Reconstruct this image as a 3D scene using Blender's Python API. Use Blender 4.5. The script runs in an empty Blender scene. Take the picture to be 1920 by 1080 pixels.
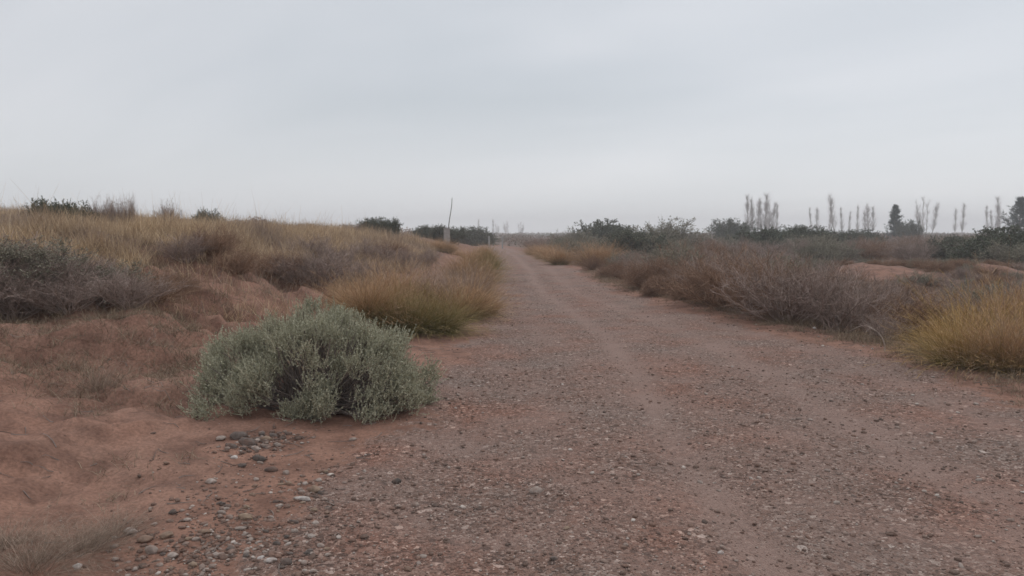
import bpy, math, random
import numpy as np
from mathutils import Vector
rng = np.random.default_rng(7)
random.seed(7)
S = bpy.context.scene
COL = S.collection
R_ = math.radians

# ------------------------------------------------------------------ camera
CAM_H = 1.5
F = 1423.0                       # focal length in pixels of a 1920 px wide frame
PITCH = math.atan(103 / F)
cd = bpy.data.cameras.new('camera')
cam = bpy.data.objects.new('camera', cd)
COL.objects.link(cam)
cd.sensor_width = 36
cd.lens = F / 1920 * 36
cd.clip_start = 0.05
cd.clip_end = 6000
cam.location = (0, 0, CAM_H)
cam.rotation_euler = (math.pi / 2 - PITCH, 0, 0)
S.camera = cam

# ------------------------------------------------------------------ world: overcast sky
w = bpy.data.worlds.new('World')
S.world = w
w.use_nodes = True
nt = w.node_tree
nt.nodes.clear()
N = nt.nodes.new
Lk = nt.links.new
out = N('ShaderNodeOutputWorld')
bg = N('ShaderNodeBackground')
bg.inputs[1].default_value = 0.1
sky = N('ShaderNodeTexSky')
sky.sky_type = 'NISHITA'
sky.sun_disc = False
SUN_EL, SUN_AZ = R_(52), R_(35)
sky.sun_elevation = SUN_EL
sky.sun_rotation = SUN_AZ
tc = N('ShaderNodeTexCoord')
sep = N('ShaderNodeSeparateXYZ')
Lk(tc.outputs['Generated'], sep.inputs[0])


def m2(op, a, b=None, tree=None, clamp=False):
    n = (tree or nt).nodes.new('ShaderNodeMath')
    n.operation = op
    n.use_clamp = clamp
    for i, v in enumerate((a, b)):
        if v is None:
            continue
        if isinstance(v, (int, float)):
            n.inputs[i].default_value = v
        else:
            (tree or nt).links.new(v, n.inputs[i])
    return n.outputs[0]


def mixc(a, b, fac, tree=None, mode='MIX'):
    t = tree or nt
    n = t.nodes.new('ShaderNodeMix')
    n.data_type = 'RGBA'
    n.blend_type = mode
    for s, v in ((0, fac), (6, a), (7, b)):
        if isinstance(v, (int, float)):
            n.inputs[s].default_value = v
        elif isinstance(v, tuple):
            n.inputs[s].default_value = (*v, 1)
        else:
            t.links.new(v, n.inputs[s])
    return n.outputs[2]


def ramp(fac, stops, tree=None, interp='LINEAR'):
    t = tree or nt
    n = t.nodes.new('ShaderNodeValToRGB')
    n.color_ramp.interpolation = interp
    el = n.color_ramp.elements
    while len(el) > 1:
        el.remove(el[-1])
    for i, (p, c) in enumerate(stops):
        e = el[0] if i == 0 else el.new(p)
        e.position = p
        e.color = (*c, 1) if len(c) == 3 else c
    t.links.new(fac, n.inputs[0])
    return n.outputs[0]


zc = m2('MAXIMUM', sep.outputs[2], 0.0)
den = m2('ADD', zc, 0.16)
cx = m2('DIVIDE', sep.outputs[0], den)
cy = m2('DIVIDE', sep.outputs[1], den)
comb = N('ShaderNodeCombineXYZ')
Lk(m2('MULTIPLY', cx, 0.45), comb.inputs[0])
Lk(m2('ADD', m2('MULTIPLY', cy, 0.72), m2('MULTIPLY', cx, 0.32)), comb.inputs[1])
comb.inputs[2].default_value = 3.7
no = N('ShaderNodeTexNoise')
no.inputs['Scale'].default_value = 1.0
no.inputs['Detail'].default_value = 3.5
no.inputs['Roughness'].default_value = 0.45
no.inputs['Distortion'].default_value = 0.35
Lk(comb.outputs[0], no.inputs['Vector'])
cloud = ramp(no.outputs[0], [(0.33, (5.65, 6.1, 6.55)), (0.5, (6.5, 6.85, 7.3)), (0.66, (7.5, 7.7, 8.1))])
# brighter, slightly warm strip above the horizon, brighter high overcast overhead
hz = ramp(sep.outputs[2], [(0.0, (1, 1, 1)), (0.04, (0.8,) * 3), (0.22, (0.0, 0.0, 0.0))], interp='EASE')
cloud = mixc(cloud, (8.5, 8.6, 8.8), m2('MULTIPLY', hz, 0.85))
# the sky is a little lighter towards the right-hand side of the view
side = m2('ADD', 1.0, m2('MULTIPLY', sep.outputs[0], 0.10))
zen = ramp(sep.outputs[2], [(0.0, (0.5,) * 3), (0.3, (0.5,) * 3), (0.6, (0.6,) * 3), (1.0, (0.72,) * 3)])
gain = m2('MULTIPLY', m2('MULTIPLY', zen, 2.0), side)
vm = N('ShaderNodeVectorMath')
vm.operation = 'SCALE'
Lk(cloud, vm.inputs[0])
Lk(gain, vm.inputs['Scale'])
fin = mixc(sky.outputs[0], vm.outputs[0], 0.94)
Lk(fin, bg.inputs[0])
Lk(bg.outputs[0], out.inputs[0])

sd = bpy.data.lights.new('sun', 'SUN')
sd.energy = 0.7
sd.angle = R_(25)
sd.color = (1, 0.96, 0.91)
sun = bpy.data.objects.new('sun', sd)
COL.objects.link(sun)
dv = Vector((math.sin(SUN_AZ) * math.cos(SUN_EL), math.cos(SUN_AZ) * math.cos(SUN_EL), math.sin(SUN_EL)))
sun.rotation_euler = dv.to_track_quat('Z', 'Y').to_euler()

S.view_settings.view_transform = 'Standard'
S.view_settings.look = 'None'
S.view_settings.exposure = 0
S.view_settings.gamma = 1
S.render.engine = 'CYCLES'
S.cycles.use_denoising = True
S.cycles.max_bounces = 6
S.cycles.diffuse_bounces = 3
S.cycles.volume_bounces = 1
S.cycles.filter_width = 1.6


# ------------------------------------------------------------------ numeric noise
def _h(i, j, s):
    i = i.astype(np.int64)
    j = j.astype(np.int64)
    n = (i * 374761393 + j * 668265263 + s * 974634777) & 0xFFFFFFFF
    n = ((n ^ (n >> 13)) * 1274126177) & 0xFFFFFFFF
    n = n ^ (n >> 16)
    return (n & 0xFFFFFF) / float(0xFFFFFF)


def vn(x, y, s=0):
    xi, yi = np.floor(x), np.floor(y)
    fx, fy = x - xi, y - yi
    fx, fy = fx * fx * (3 - 2 * fx), fy * fy * (3 - 2 * fy)
    a, b = _h(xi, yi, s), _h(xi + 1, yi, s)
    c, d = _h(xi, yi + 1, s), _h(xi + 1, yi + 1, s)
    return a + (b - a) * fx + (c - a) * fy + (a - b - c + d) * fx * fy


def fbm(x, y, s=0, o=4, g=0.5):
    t, a, n = 0, 1.0, 0
    for k in range(o):
        t = t + a * (vn(x * 2 ** k + 17.3 * k, y * 2 ** k - 9.1 * k, s + k) - 0.5)
        n += a
        a *= g
    return t / n * 2


def ss(x, a, b):
    t = np.clip((x - a) / (b - a), 0, 1)
    return t * t * (3 - 2 * t)


# ------------------------------------------------------------------ terrain
LY = np.array([-30, 0, 3.3, 6, 8, 10.5, 14, 18.9, 34, 50, 76, 100, 150, 300, 900.])
LX = np.array([-1.2, -0.6, -0.62, -0.6, -0.42, -0.25, -0.2, -0.2, -0.3, -0.7, -2.1, -6, -24, -110, -500.])
RX = np.array([5.2, 4.9, 4.7, 4.5, 4.45, 4.35, 3.75, 2.75, 2.6, 1.8, 0.1, -3, -20, -104, -480.])


def LE(y): return np.interp(y, LY, LX)
def RE(y): return np.interp(y, LY, RX)


def bump(x, y, cx_, cy_, rx, ry, h):
    d = ((x - cx_) / rx) ** 2 + ((y - cy_) / ry) ** 2
    return h * np.exp(-d)


def H(x, y):
    x = np.asarray(x, float)
    y = np.asarray(y, float)
    ul = LE(y) - x
    ur = x - RE(y)
    A = np.interp(y, [-30, 2, 5, 8, 11.5, 40, 80, 160, 900], [0.5, 0.35, 0.5, 0.95, 1.38, 1.36, 1.05, 0.5, 0.2])
    z = A * ss(ul, 0.35, 7.0)
    z = z + 1.5 * ss(ul, 7, 30) * ss(y, 18, 50) * (1 - ss(y, 120, 400))
    # lumps of the sandy bank
    lm = ss(ul, 0.3, 2.5)
    z = z + lm * (0.18 * fbm(x * 0.8, y * 0.8, 11, 3) + 0.11 * fbm(x * 2.7, y * 2.6, 12, 5, 0.55))
    z = z + 0.05 * lm * (1 - np.abs(fbm(x * 1.3 + 4, y * 2.2, 21, 3)) * 2) * ss(y, 4, 7)
    # small eroded ledges of the crusted sand
    le = fbm(x * 0.7 + 3, y * 1.5, 23, 4, 0.55)
    z = z + ss(ul, 1.2, 2.2) * (1 - ss(y, 11, 16)) * (0.35 + 0.65 * ss(y, 5, 6.8)) * (0.11 * ss(le, -0.02, 0.03) + 0.08 * ss(le, 0.26, 0.3) - 0.08)
    # right side: shallow basin, then sand mounds
    z = z - 0.33 * ss(ur, 0.5, 3.5) * (1 - 0.5 * ss(y, 40, 110))
    z = z + bump(x, y, 13.1, 27.5, 2.8, 3.6, 0.55) + bump(x, y, 17.6, 28.5, 2.2, 3.4, 0.5)
    z = z + bump(x, y, 4.2, 18.6, 0.8, 1.4, 0.2) + 0.12 * (bump(x, y, 15, 27, 4.5, 4.5, 1) * fbm(x * 1.1, y * 1.1, 35, 4, 0.6)) + bump(x, y, 7.6, 13.0, 1.6, 1.2, 0.12)
    rm = ss(ur, 0.4, 3)
    z = z + rm * (0.2 * fbm(x * 0.5, y * 0.5, 31, 3) + 0.09 * fbm(x * 2.3, y * 2.3, 32, 2))
    # road: low crown, ruts, unevenness
    on = ss(-ul, -0.4, 0.5) * ss(-ur, -0.4, 0.5)
    tr = track(x, y)
    z = z + on * (-0.018 * tr + 0.012 * fbm(x * 1.4, y * 0.7, 41, 3))
    # everywhere: small grain of the surface
    near = np.clip(1.3 - np.abs(y) / 25, 0, 1)
    z = z + near * (0.010 * fbm(x * 6, y * 6, 51, 3) + 0.006 * (1 - on) * fbm(x * 17, y * 14, 52, 2))
    # small berm where the graded gravel spills onto the sand
    z = z + near * 0.035 * np.exp(-((ul - 0.3) / 0.28) ** 2) * (vn(x * 0.9, y * 1.1, 61))
    z = z + near * 0.05 * np.exp(-((ur - 0.3) / 0.35) ** 2) * (vn(x * 0.9, y * 1.1, 62))
    return z


def track(x, y):
    c = np.interp(y, LY, (LX + RX) / 2)
    wob = 0.10 * fbm(y * 0.25, y * 0 + 3, 71, 2)
    k = np.clip((RE(y) - LE(y)) / 5.4, 0.45, 1)
    t = 0
    for off, wd, s in ((-0.82, 0.17, 1.0), (0.75, 0.22, 0.75), (2.0, 0.2, 0.4)):
        t = t + s * np.exp(-(((x - c - wob - off * k) / wd) ** 2))
    return np.clip(t, 0, 1)


def gravel_amount(x, y):
    ul = LE(y) - x
    ur = x - RE(y)
    n = 0.9 * fbm(x * 0.7, y * 0.7, 81, 4, 0.6)
    a = 1 - ss(ul + n * 0.9 - 0.1, -0.35, 0.75)
    b = 1 - ss(ur + n * 0.9 + 0.38, -0.5, 0.75)
    spill = 0.35 * np.exp(-(((x + 1.25) / 0.8) ** 2 + ((y - 3.7) / 1.5) ** 2)) * (0.5 + n)
    return np.clip(np.minimum(a, b) + np.clip(spill, 0, 1), 0, 1)


def gp(px, py, dmax=1200):
    """world point of the terrain seen at a pixel of the 1920x1080 photograph"""
    a = (px - 960) / F
    b = -(py - 540) / F
    d = np.array([a, math.cos(PITCH) + b * math.sin(PITCH), -math.sin(PITCH) + b * math.cos(PITCH)])
    t = 2.0
    while t < dmax:
        p = d * t
        if CAM_H + p[2] < float(H(p[0], p[1])):
            break
        t *= 1.01
    return float(p[0]), float(p[1]), float(H(p[0], p[1]))


def gpv(px, py):
    """the same for arrays of pixels on the near ground"""
    a = (px - 960) / F
    b = -(py - 540) / F
    d = np.stack([a, math.cos(PITCH) + b * math.sin(PITCH), -math.sin(PITCH) + b * math.cos(PITCH)], 1)
    t = np.full(len(px), 2.0)
    for _ in range(160):
        p = d * t[:, None]
        t = np.where(CAM_H + p[:, 2] < H(p[:, 0], p[:, 1]), t, t * 1.01)
    return d[:, :2] * (t * rng.uniform(0.985, 1.01, len(t)))[:, None]


def at(px, dist):
    """terrain point in the column px at a given distance"""
    x = (px - 960) / F * dist
    return x, dist, float(H(x, dist))


def proj(x, y, z):
    dz = z - CAM_H
    dep = y * math.cos(PITCH) - dz * math.sin(PITCH)
    up = y * math.sin(PITCH) + dz * math.cos(PITCH)
    return 960 + F * x / dep, 540 - F * up / dep


def zrow(dist, py):
    """height that shows at pixel row py at a distance"""
    return CAM_H + (437 - py) / F * dist


# ------------------------------------------------------------------ mesh helpers
class G:
    def __init__(s):
        s.v, s.f, s.n, s.t = [], [], 0, []

    def add(s, v, f, t=None):
        v = np.asarray(v, np.float32).reshape(-1, 3)
        s.v.append(v)
        s.f.append(np.asarray(f, np.int64) + s.n)
        s.n += len(v)
        s.t.append(np.zeros(len(v), np.float32) if t is None else np.asarray(t, np.float32).ravel())

    def mesh(s, name, mat, smooth=False):
        me = bpy.data.meshes.new(name)
        v = np.concatenate(s.v)
        fl = [f.ravel() for f in s.f]
        tot = np.concatenate([np.full(len(f), f.shape[1], np.int32) for f in s.f])
        li = np.concatenate(fl).astype(np.int32)
        st = np.concatenate([[0], np.cumsum(tot)[:-1]]).astype(np.int32)
        me.vertices.add(len(v))
        me.vertices.foreach_set('co', v.ravel())
        me.loops.add(len(li))
        me.loops.foreach_set('vertex_index', li)
        me.polygons.add(len(tot))
        me.polygons.foreach_set('loop_start', st)
        me.polygons.foreach_set('loop_total', tot)
        me.polygons.foreach_set('use_smooth', np.full(len(tot), smooth))
        at_ = me.attributes.new('tip', 'FLOAT', 'POINT')
        at_.data.foreach_set('value', np.concatenate(s.t))
        me.materials.append(mat)
        me.update(calc_edges=True)
        return me


def unit(v):
    return v / (np.linalg.norm(v, axis=-1, keepdims=True) + 1e-9)


def tubes(g, P, r, sides=3):
    n, k, _ = P.shape
    T = np.gradient(P, axis=1)
    T = unit(T)
    ref = unit(rng.normal(size=(n, 1, 3)))
    a = unit(np.cross(T, ref))
    b = np.cross(T, a)
    r = np.broadcast_to(r, (n, k))[..., None, None]
    an = np.arange(sides) * 2 * math.pi / sides
    V = P[:, :, None, :] + r * (a[:, :, None, :] * np.cos(an)[None, None, :, None] + b[:, :, None, :] * np.sin(an)[None, None, :, None])
    idx = np.arange(n * k * sides).reshape(n, k, sides)
    i0, i1 = idx[:, :-1], idx[:, 1:]
    q = np.stack([i0, np.roll(i0, -1, 2), np.roll(i1, -1, 2), i1], -1).reshape(-1, 4)
    t = np.broadcast_to(np.linspace(0, 1, k)[None, :, None], (n, k, sides))
    g.add(V, q, t)
    if sides > 3:
        g.f.append(idx[:, -1, :].reshape(-1, sides) + g.n - n * k * sides)


def ribbons(g, P, wd, side=None):
    n, k, _ = P.shape
    if side is None:
        side = rng.normal(size=(n, 3)) * (1, 1, 0.2)
    side = unit(side)[:, None, :]
    wd = np.broadcast_to(wd, (n, k))[..., None]
    V = np.stack([P - side * wd / 2, P + side * wd / 2], 2)
    idx = np.arange(n * k * 2).reshape(n, k, 2)
    q = np.stack([idx[:, :-1, 0], idx[:, :-1, 1], idx[:, 1:, 1], idx[:, 1:, 0]], -1).reshape(-1, 4)
    t = np.broadcast_to(np.linspace(0, 1, k)[None, :, None], (n, k, 2))
    g.add(V, q, t)


def leaves(g, C, D, ln, wd, t=0.5):
    """small pointed leaves: C base, D direction"""
    n = len(C)
    D = unit(D)
    sd_ = unit(np.cross(D, rng.normal(size=(n, 3))))
    ln = np.broadcast_to(ln, (n,))[:, None]
    wd = np.broadcast_to(wd, (n,))[:, None]
    V = np.stack([C, C + D * ln * 0.5 + sd_ * wd / 2, C + D * ln, C + D * ln * 0.5 - sd_ * wd / 2], 1)
    q = np.arange(n * 4).reshape(n, 4)
    g.add(V, q, np.broadcast_to(np.asarray(t)[..., None] if np.ndim(t) else t, (n, 4)))


def grow(B, D, Ln, K=5, wob=0.25, up=0.0):
    n = len(B)
    P = np.zeros((n, K, 3))
    P[:, 0] = B
    d = unit(D)
    st = (np.broadcast_to(Ln, (n,)) / (K - 1))[:, None]
    for k in range(1, K):
        d = unit(d + wob * rng.normal(size=(n, 3)) + np.array([0, 0, up]))
        P[:, k] = P[:, k - 1] + d * st
    return P


def kids(P, m, lo=0.25, hi=1.0, ang=0.8):
    """m branch points along each polyline"""
    n, k, _ = P.shape
    t = rng.uniform(lo, hi, (n, m)) * (k - 1)
    i = np.clip(t.astype(int), 0, k - 2)
    f = (t - i)[..., None]
    r = np.arange(n)[:, None]
    B = P[r, i] * (1 - f) + P[r, i + 1] * f
    D = unit(P[r, i + 1] - P[r, i]) + ang * rng.normal(size=(n, m, 3))
    return B.reshape(-1, 3), D.reshape(-1, 3)


def link(name, me, parent=None):
    o = bpy.data.objects.new(name, me)
    COL.objects.link(o)
    if parent:
        o.parent = parent
    return o


def tag(o, label, cat, group=None, kind=None):
    if label: o['label'] = label
    if cat: o['category'] = cat
    if group: o['group'] = group
    if kind: o['kind'] = kind
    return o


def thing(name, label, cat, loc=(0, 0, 0), rz=0, sc=1, group=None):
    o = bpy.data.objects.new(name, None)
    COL.objects.link(o)
    o.empty_display_size = 0.1
    o.location = loc
    o.rotation_euler = (0, 0, rz)
    o.scale = (sc, sc, sc) if not isinstance(sc, tuple) else sc
    return tag(o, label, cat, group)


USED = set()


def place(proto, label, cat, loc, rz=None, sc=1, group=None):
    """the prototype itself the first time, then copies of it and of its parts"""
    rz = rng.uniform(0, 6.283) if rz is None else rz
    if proto.name not in USED:
        USED.add(proto.name)
        r = proto
    else:
        r = proto.copy()
        COL.objects.link(r)
        for ch in list(proto.children):
            c = ch.copy()
            COL.objects.link(c)
            c.parent = r
    r.location = loc
    r.rotation_euler = (0, 0, rz)
    r.scale = sc if isinstance(sc, tuple) else (sc, sc, sc)
    for k_ in ('group',):
        if k_ in r: del r[k_]
    tag(r, label, cat, group)
    return r


# ------------------------------------------------------------------ materials
def new_mat(name):
    m = bpy.data.materials.new(name)
    m.use_nodes = True
    t = m.node_tree
    b = t.nodes['Principled BSDF']
    b.inputs['Roughness'].default_value = 0.9
    b.inputs['Specular IOR Level'].default_value = 0.15
    return m, t, b


def plant_mat(name, stops, base=None, base_end=0.6, objvar=0.25, noise=None, gain=1.0):
    """random colour per leaf or blade; optional base colour near the root; optional patchy second colour"""
    m, t, b = new_mat(name)
    ge = t.nodes.new('ShaderNodeNewGeometry')
    c = ramp(ge.outputs['Random Per Island'], stops, t)
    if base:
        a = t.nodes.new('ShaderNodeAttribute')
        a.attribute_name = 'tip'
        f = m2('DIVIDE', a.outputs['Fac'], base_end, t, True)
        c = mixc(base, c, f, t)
    if noise:
        col2, sc_, lo, hi = noise
        nn = t.nodes.new('ShaderNodeTexNoise')
        nn.inputs['Scale'].default_value = sc_
        nn.inputs['Detail'].default_value = 3
        t.links.new(ge.outputs['Position'], nn.inputs['Vector'])
        f = ramp(nn.outputs[0], [(lo, (0, 0, 0)), (hi, (1, 1, 1))], t)
        c = mixc(c, col2, f, t)
    oi = t.nodes.new('ShaderNodeObjectInfo')
    v = m2('ADD', m2('MULTIPLY', oi.outputs['Random'], objvar), (1 - objvar / 2) * gain, t)
    hs = t.nodes.new('ShaderNodeHueSaturation')
    t.links.new(v, hs.inputs['Value'])
    t.links.new(c, hs.inputs['Color'])
    t.links.new(hs.outputs[0], b.inputs['Base Color'])
    return m


def ground_mat():
    m, t, b = new_mat('red sand and gravel')
    ge = t.nodes.new('ShaderNodeNewGeometry')
    pos = ge.outputs['Position']

    def nz(scale, detail=4, rough=0.6, vec=None):
        n = t.nodes.new('ShaderNodeTexNoise')
        n.inputs['Scale'].default_value = scale
        n.inputs['Detail'].default_value = detail
        n.inputs['Roughness'].default_value = rough
        t.links.new(vec or pos, n.inputs['Vector'])
        return n.outputs[0]

    def vo(scale, feat='F1', vec=None):
        n = t.nodes.new('ShaderNodeTexVoronoi')
        n.inputs['Scale'].default_value = scale
        n.feature = feat
        t.links.new(vec or pos, n.inputs['Vector'])
        return n
    big = nz(0.55, 5)
    mid = nz(3.5, 5)
    fine = nz(45, 4, 0.7)
    sand = ramp(big, [(0.3, (0.215, 0.108, 0.075)), (0.52, (0.27, 0.146, 0.104)), (0.7, (0.32, 0.198, 0.15))], t)
    sand = mixc(sand, ramp(mid, [(0.36, (0.11, 0.058, 0.043)), (0.58, (0.29, 0.16, 0.115))], t), 0.6, t)
    sand = mixc(sand, ramp(fine, [(0.35, (0.4, 0.4, 0.4)), (0.65, (1.3, 1.3, 1.3))], t), 0.5, t, 'MULTIPLY')
    # dark plant litter flecks
    fl = nz(14, 5, 0.75)
    lit = ramp(fl, [(0.62, (0, 0, 0)), (0.7, (1, 1, 1))], t)
    sand = mixc(sand, (0.085, 0.06, 0.05), m2('MULTIPLY', lit, 0.6, t), t)
    # gravel: two sizes of stones, each its own colour
    wv = t.nodes.new('ShaderNodeVectorMath')
    wv.operation = 'MULTIPLY_ADD'
    t.links.new(t.nodes.new('ShaderNodeTexNoise').outputs[1], wv.inputs[0])
    wv.inputs[1].default_value = (0.01,) * 3
    t.links.new(pos, wv.inputs[2])
    v1 = vo(75)
    v2 = vo(33)
    stops = [(0.0, (0.08, 0.064, 0.057)), (0.25, (0.145, 0.105, 0.088)), (0.5, (0.22, 0.15, 0.122)), (0.75, (0.235, 0.185, 0.163)), (0.93, (0.33, 0.275, 0.245)), (1.0, (0.55, 0.49, 0.45))]
    s1 = t.nodes.new('ShaderNodeSeparateColor')
    t.links.new(v1.outputs['Color'], s1.inputs[0])
    s2 = t.nodes.new('ShaderNodeSeparateColor')
    t.links.new(v2.outputs['Color'], s2.inputs[0])
    g1 = ramp(s1.outputs[0], stops, t)
    g2 = ramp(s2.outputs[0], stops, t)
    pick = ramp(s2.outputs[1], [(0.68, (0, 0, 0)), (0.72, (1, 1, 1))], t)
    gr = mixc(g1, g2, pick, t)
    # reddish and greyish areas on the road
    ar = nz(0.9, 4, 0.55)
    tint = ramp(ar, [(0.36, (1.14, 0.8, 0.68)), (0.5, (1.06, 0.89, 0.82)), (0.66, (1.0, 0.95, 0.91))], t)
    gr = mixc(gr, tint, 1.0, t, 'MULTIPLY')
    a_t = t.nodes.new('ShaderNodeAttribute')
    a_t.attribute_name = 'track'
    dust = mixc((0.24, 0.15, 0.12), (0.35, 0.245, 0.205), fine, t)
    gr = mixc(gr, dust, m2('ADD', m2('MULTIPLY', a_t.outputs['Fac'], 0.6, t), ramp(nz(1.3, 4), [(0.42, (0.06,) * 3), (0.66, (0.6,) * 3)], t), t, True), t)
    a_g = t.nodes.new('ShaderNodeAttribute')
    a_g.attribute_name = 'gravel'
    edge = m2('ADD', a_g.outputs['Fac'], m2('MULTIPLY', m2('SUBTRACT', nz(9, 5, 0.75), 0.5, t), 1.5, t), t)
    gm = ramp(edge, [(0.4, (0, 0, 0)), (0.62, (1, 1, 1))], t)
    col = mixc(sand, gr, gm, t)
    # grey-brown weathered crust and plant litter under the scrub
    a_l = t.nodes.new('ShaderNodeAttribute')
    a_l.attribute_name = 'litter'
    lf = m2('MULTIPLY', a_l.outputs['Fac'], ramp(mid, [(0.3, (0.45,) * 3), (0.6, (1, 1, 1))], t), t)
    col = mixc(col, mixc((0.10, 0.077, 0.062), (0.17, 0.125, 0.095), fine, t), m2('MULTIPLY', lf, 0.8, t), t)
    t.links.new(col, b.inputs['Base Color'])
    # relief
    hgt = m2('ADD', m2('MULTIPLY', m2('SUBTRACT', 0.6, v1.outputs['Distance'], t), gm, t), m2('MULTIPLY', fine, 0.35, t), t)
    hgt = m2('ADD', hgt, m2('MULTIPLY', nz(16, 3), 0.8, t), t)
    bp = t.nodes.new('ShaderNodeBump')
    bp.inputs['Strength'].default_value = 0.8
    bp.inputs['Distance'].default_value = 0.018
    t.links.new(hgt, bp.inputs['Height'])
    t.links.new(bp.outputs[0], b.inputs['Normal'])
    return m


def stone_mat(name, stops, objvar=0.2, island=True, gain=1.0):
    m, t, b = new_mat(name)
    ge = t.nodes.new('ShaderNodeNewGeometry')
    oi = t.nodes.new('ShaderNodeObjectInfo')
    c = ramp(ge.outputs['Random Per Island'] if island else oi.outputs['Random'], stops, t)
    n = t.nodes.new('ShaderNodeTexNoise')
    n.inputs['Scale'].default_value = 60
    n.inputs['Detail'].default_value = 4
    t.links.new(ge.outputs['Position'], n.inputs['Vector'])
    c = mixc(c, ramp(n.outputs[0], [(0.3, (0.6, 0.56, 0.54)), (0.7, (1.25, 1.22, 1.2))], t), 0.7, t, 'MULTIPLY')
    # red dust settled on them
    n2 = t.nodes.new('ShaderNodeTexNoise')
    n2.inputs['Scale'].default_value = 22
    t.links.new(ge.outputs['Position'], n2.inputs['Vector'])
    c = mixc(c, (0.2, 0.115, 0.085), ramp(n2.outputs[0], [(0.45, (0, 0, 0)), (0.68, (0.55,) * 3)], t), t)
    t.links.new(c, b.inputs['Base Color'])
    bp = t.nodes.new('ShaderNodeBump')
    bp.inputs['Strength'].default_value = 0.5
    bp.inputs['Distance'].default_value = 0.004
    t.links.new(n.outputs[0], bp.inputs['Height'])
    t.links.new(bp.outputs[0], b.inputs['Normal'])
    b.inputs['Roughness'].default_value = 0.8
    return m


M_ground = ground_mat()
M_gravel = stone_mat('gravel stones', [(0, (0.1, 0.074, 0.062)), (0.3, (0.165, 0.115, 0.093)), (0.6, (0.225, 0.145, 0.113)), (0.8, (0.25, 0.19, 0.16)), (0.94, (0.36, 0.305, 0.27)), (1, (0.55, 0.49, 0.44))])
M_pale = stone_mat('pale stone', [(0, (0.27, 0.22, 0.19)), (1, (0.4, 0.34, 0.3))], island=False)
M_white = stone_mat('whitish stone', [(0, (0.46, 0.425, 0.395)), (1, (0.54, 0.5, 0.47))], island=False)
M_bright = stone_mat('chalky white stone', [(0, (0.8, 0.78, 0.76)), (1, (0.8, 0.78, 0.76))], island=False)
M_dark = stone_mat('dark stone', [(0, (0.09, 0.078, 0.07)), (1, (0.16, 0.13, 0.115))], island=False)
M_tanst = stone_mat('tan stone', [(0, (0.22, 0.15, 0.115)), (1, (0.3, 0.225, 0.165))], island=False)
M_sage = plant_mat('grey green sage leaves', [(0, (0.175, 0.168, 0.112)), (0.5, (0.255, 0.245, 0.178)), (0.85, (0.33, 0.315, 0.235)), (1, (0.43, 0.405, 0.29))], objvar=0.0)
M_bark = plant_mat('grey brown bark', [(0, (0.10, 0.08, 0.07)), (1, (0.19, 0.155, 0.135))])
M_twig = plant_mat('dry grey twigs', [(0, (0.135, 0.1, 0.076)), (0.6, (0.23, 0.172, 0.148)), (1, (0.37, 0.29, 0.255))], objvar=0.4)
M_twigbrown = plant_mat('dry brown twigs', [(0, (0.125, 0.075, 0.05)), (0.6, (0.21, 0.13, 0.088)), (1, (0.29, 0.19, 0.13))], objvar=0.35)
M_twigred = plant_mat('fine reddish brown twigs', [(0, (0.13, 0.082, 0.058)), (0.6, (0.22, 0.142, 0.1)), (1, (0.31, 0.21, 0.15))], objvar=0.2)
M_green = plant_mat('dull evergreen leaves', [(0, (0.055, 0.062, 0.044)), (0.6, (0.092, 0.1, 0.07)), (1, (0.13, 0.138, 0.095))], objvar=0.4)
M_grgreen = plant_mat('grey green shrub leaves', [(0, (0.14, 0.13, 0.098)), (0.6, (0.205, 0.19, 0.142)), (1, (0.28, 0.26, 0.195))], objvar=0.35)
M_pine = plant_mat('dark conifer needles', [(0, (0.03, 0.04, 0.036)), (0.6, (0.055, 0.066, 0.06)), (1, (0.08, 0.095, 0.085))], objvar=0.1)
M_poplar = plant_mat('bare poplar wood', [(0, (0.24, 0.215, 0.205)), (1, (0.38, 0.345, 0.33))], objvar=0.2)
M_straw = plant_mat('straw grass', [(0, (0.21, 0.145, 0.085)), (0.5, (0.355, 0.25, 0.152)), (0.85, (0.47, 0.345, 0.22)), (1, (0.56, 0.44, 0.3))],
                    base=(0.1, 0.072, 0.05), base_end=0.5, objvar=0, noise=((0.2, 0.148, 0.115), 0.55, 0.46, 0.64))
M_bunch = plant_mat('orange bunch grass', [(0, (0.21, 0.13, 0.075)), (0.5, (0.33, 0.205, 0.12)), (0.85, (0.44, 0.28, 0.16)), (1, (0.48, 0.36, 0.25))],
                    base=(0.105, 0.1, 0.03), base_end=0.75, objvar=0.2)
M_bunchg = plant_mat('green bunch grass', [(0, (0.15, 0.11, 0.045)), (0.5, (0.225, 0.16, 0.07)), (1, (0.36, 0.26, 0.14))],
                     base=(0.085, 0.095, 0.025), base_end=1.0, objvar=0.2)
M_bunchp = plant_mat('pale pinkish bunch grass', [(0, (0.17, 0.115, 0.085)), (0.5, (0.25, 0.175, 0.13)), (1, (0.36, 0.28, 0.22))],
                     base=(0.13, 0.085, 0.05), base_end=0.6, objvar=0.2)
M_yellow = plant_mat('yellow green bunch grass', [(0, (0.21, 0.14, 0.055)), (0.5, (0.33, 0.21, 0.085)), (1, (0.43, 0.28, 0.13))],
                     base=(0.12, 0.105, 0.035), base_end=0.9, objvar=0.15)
M_fine = plant_mat('low dry weeds', [(0, (0.12, 0.085, 0.06)), (0.5, (0.17, 0.13, 0.09)), (1, (0.26, 0.2, 0.14))], base=(0.09, 0.07, 0.05), base_end=0.4, objvar=0)
M_dead = plant_mat('dead grey grass', [(0, (0.1, 0.073, 0.055)), (0.6, (0.18, 0.13, 0.097)), (1, (0.3, 0.225, 0.175))], objvar=0.1)
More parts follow.
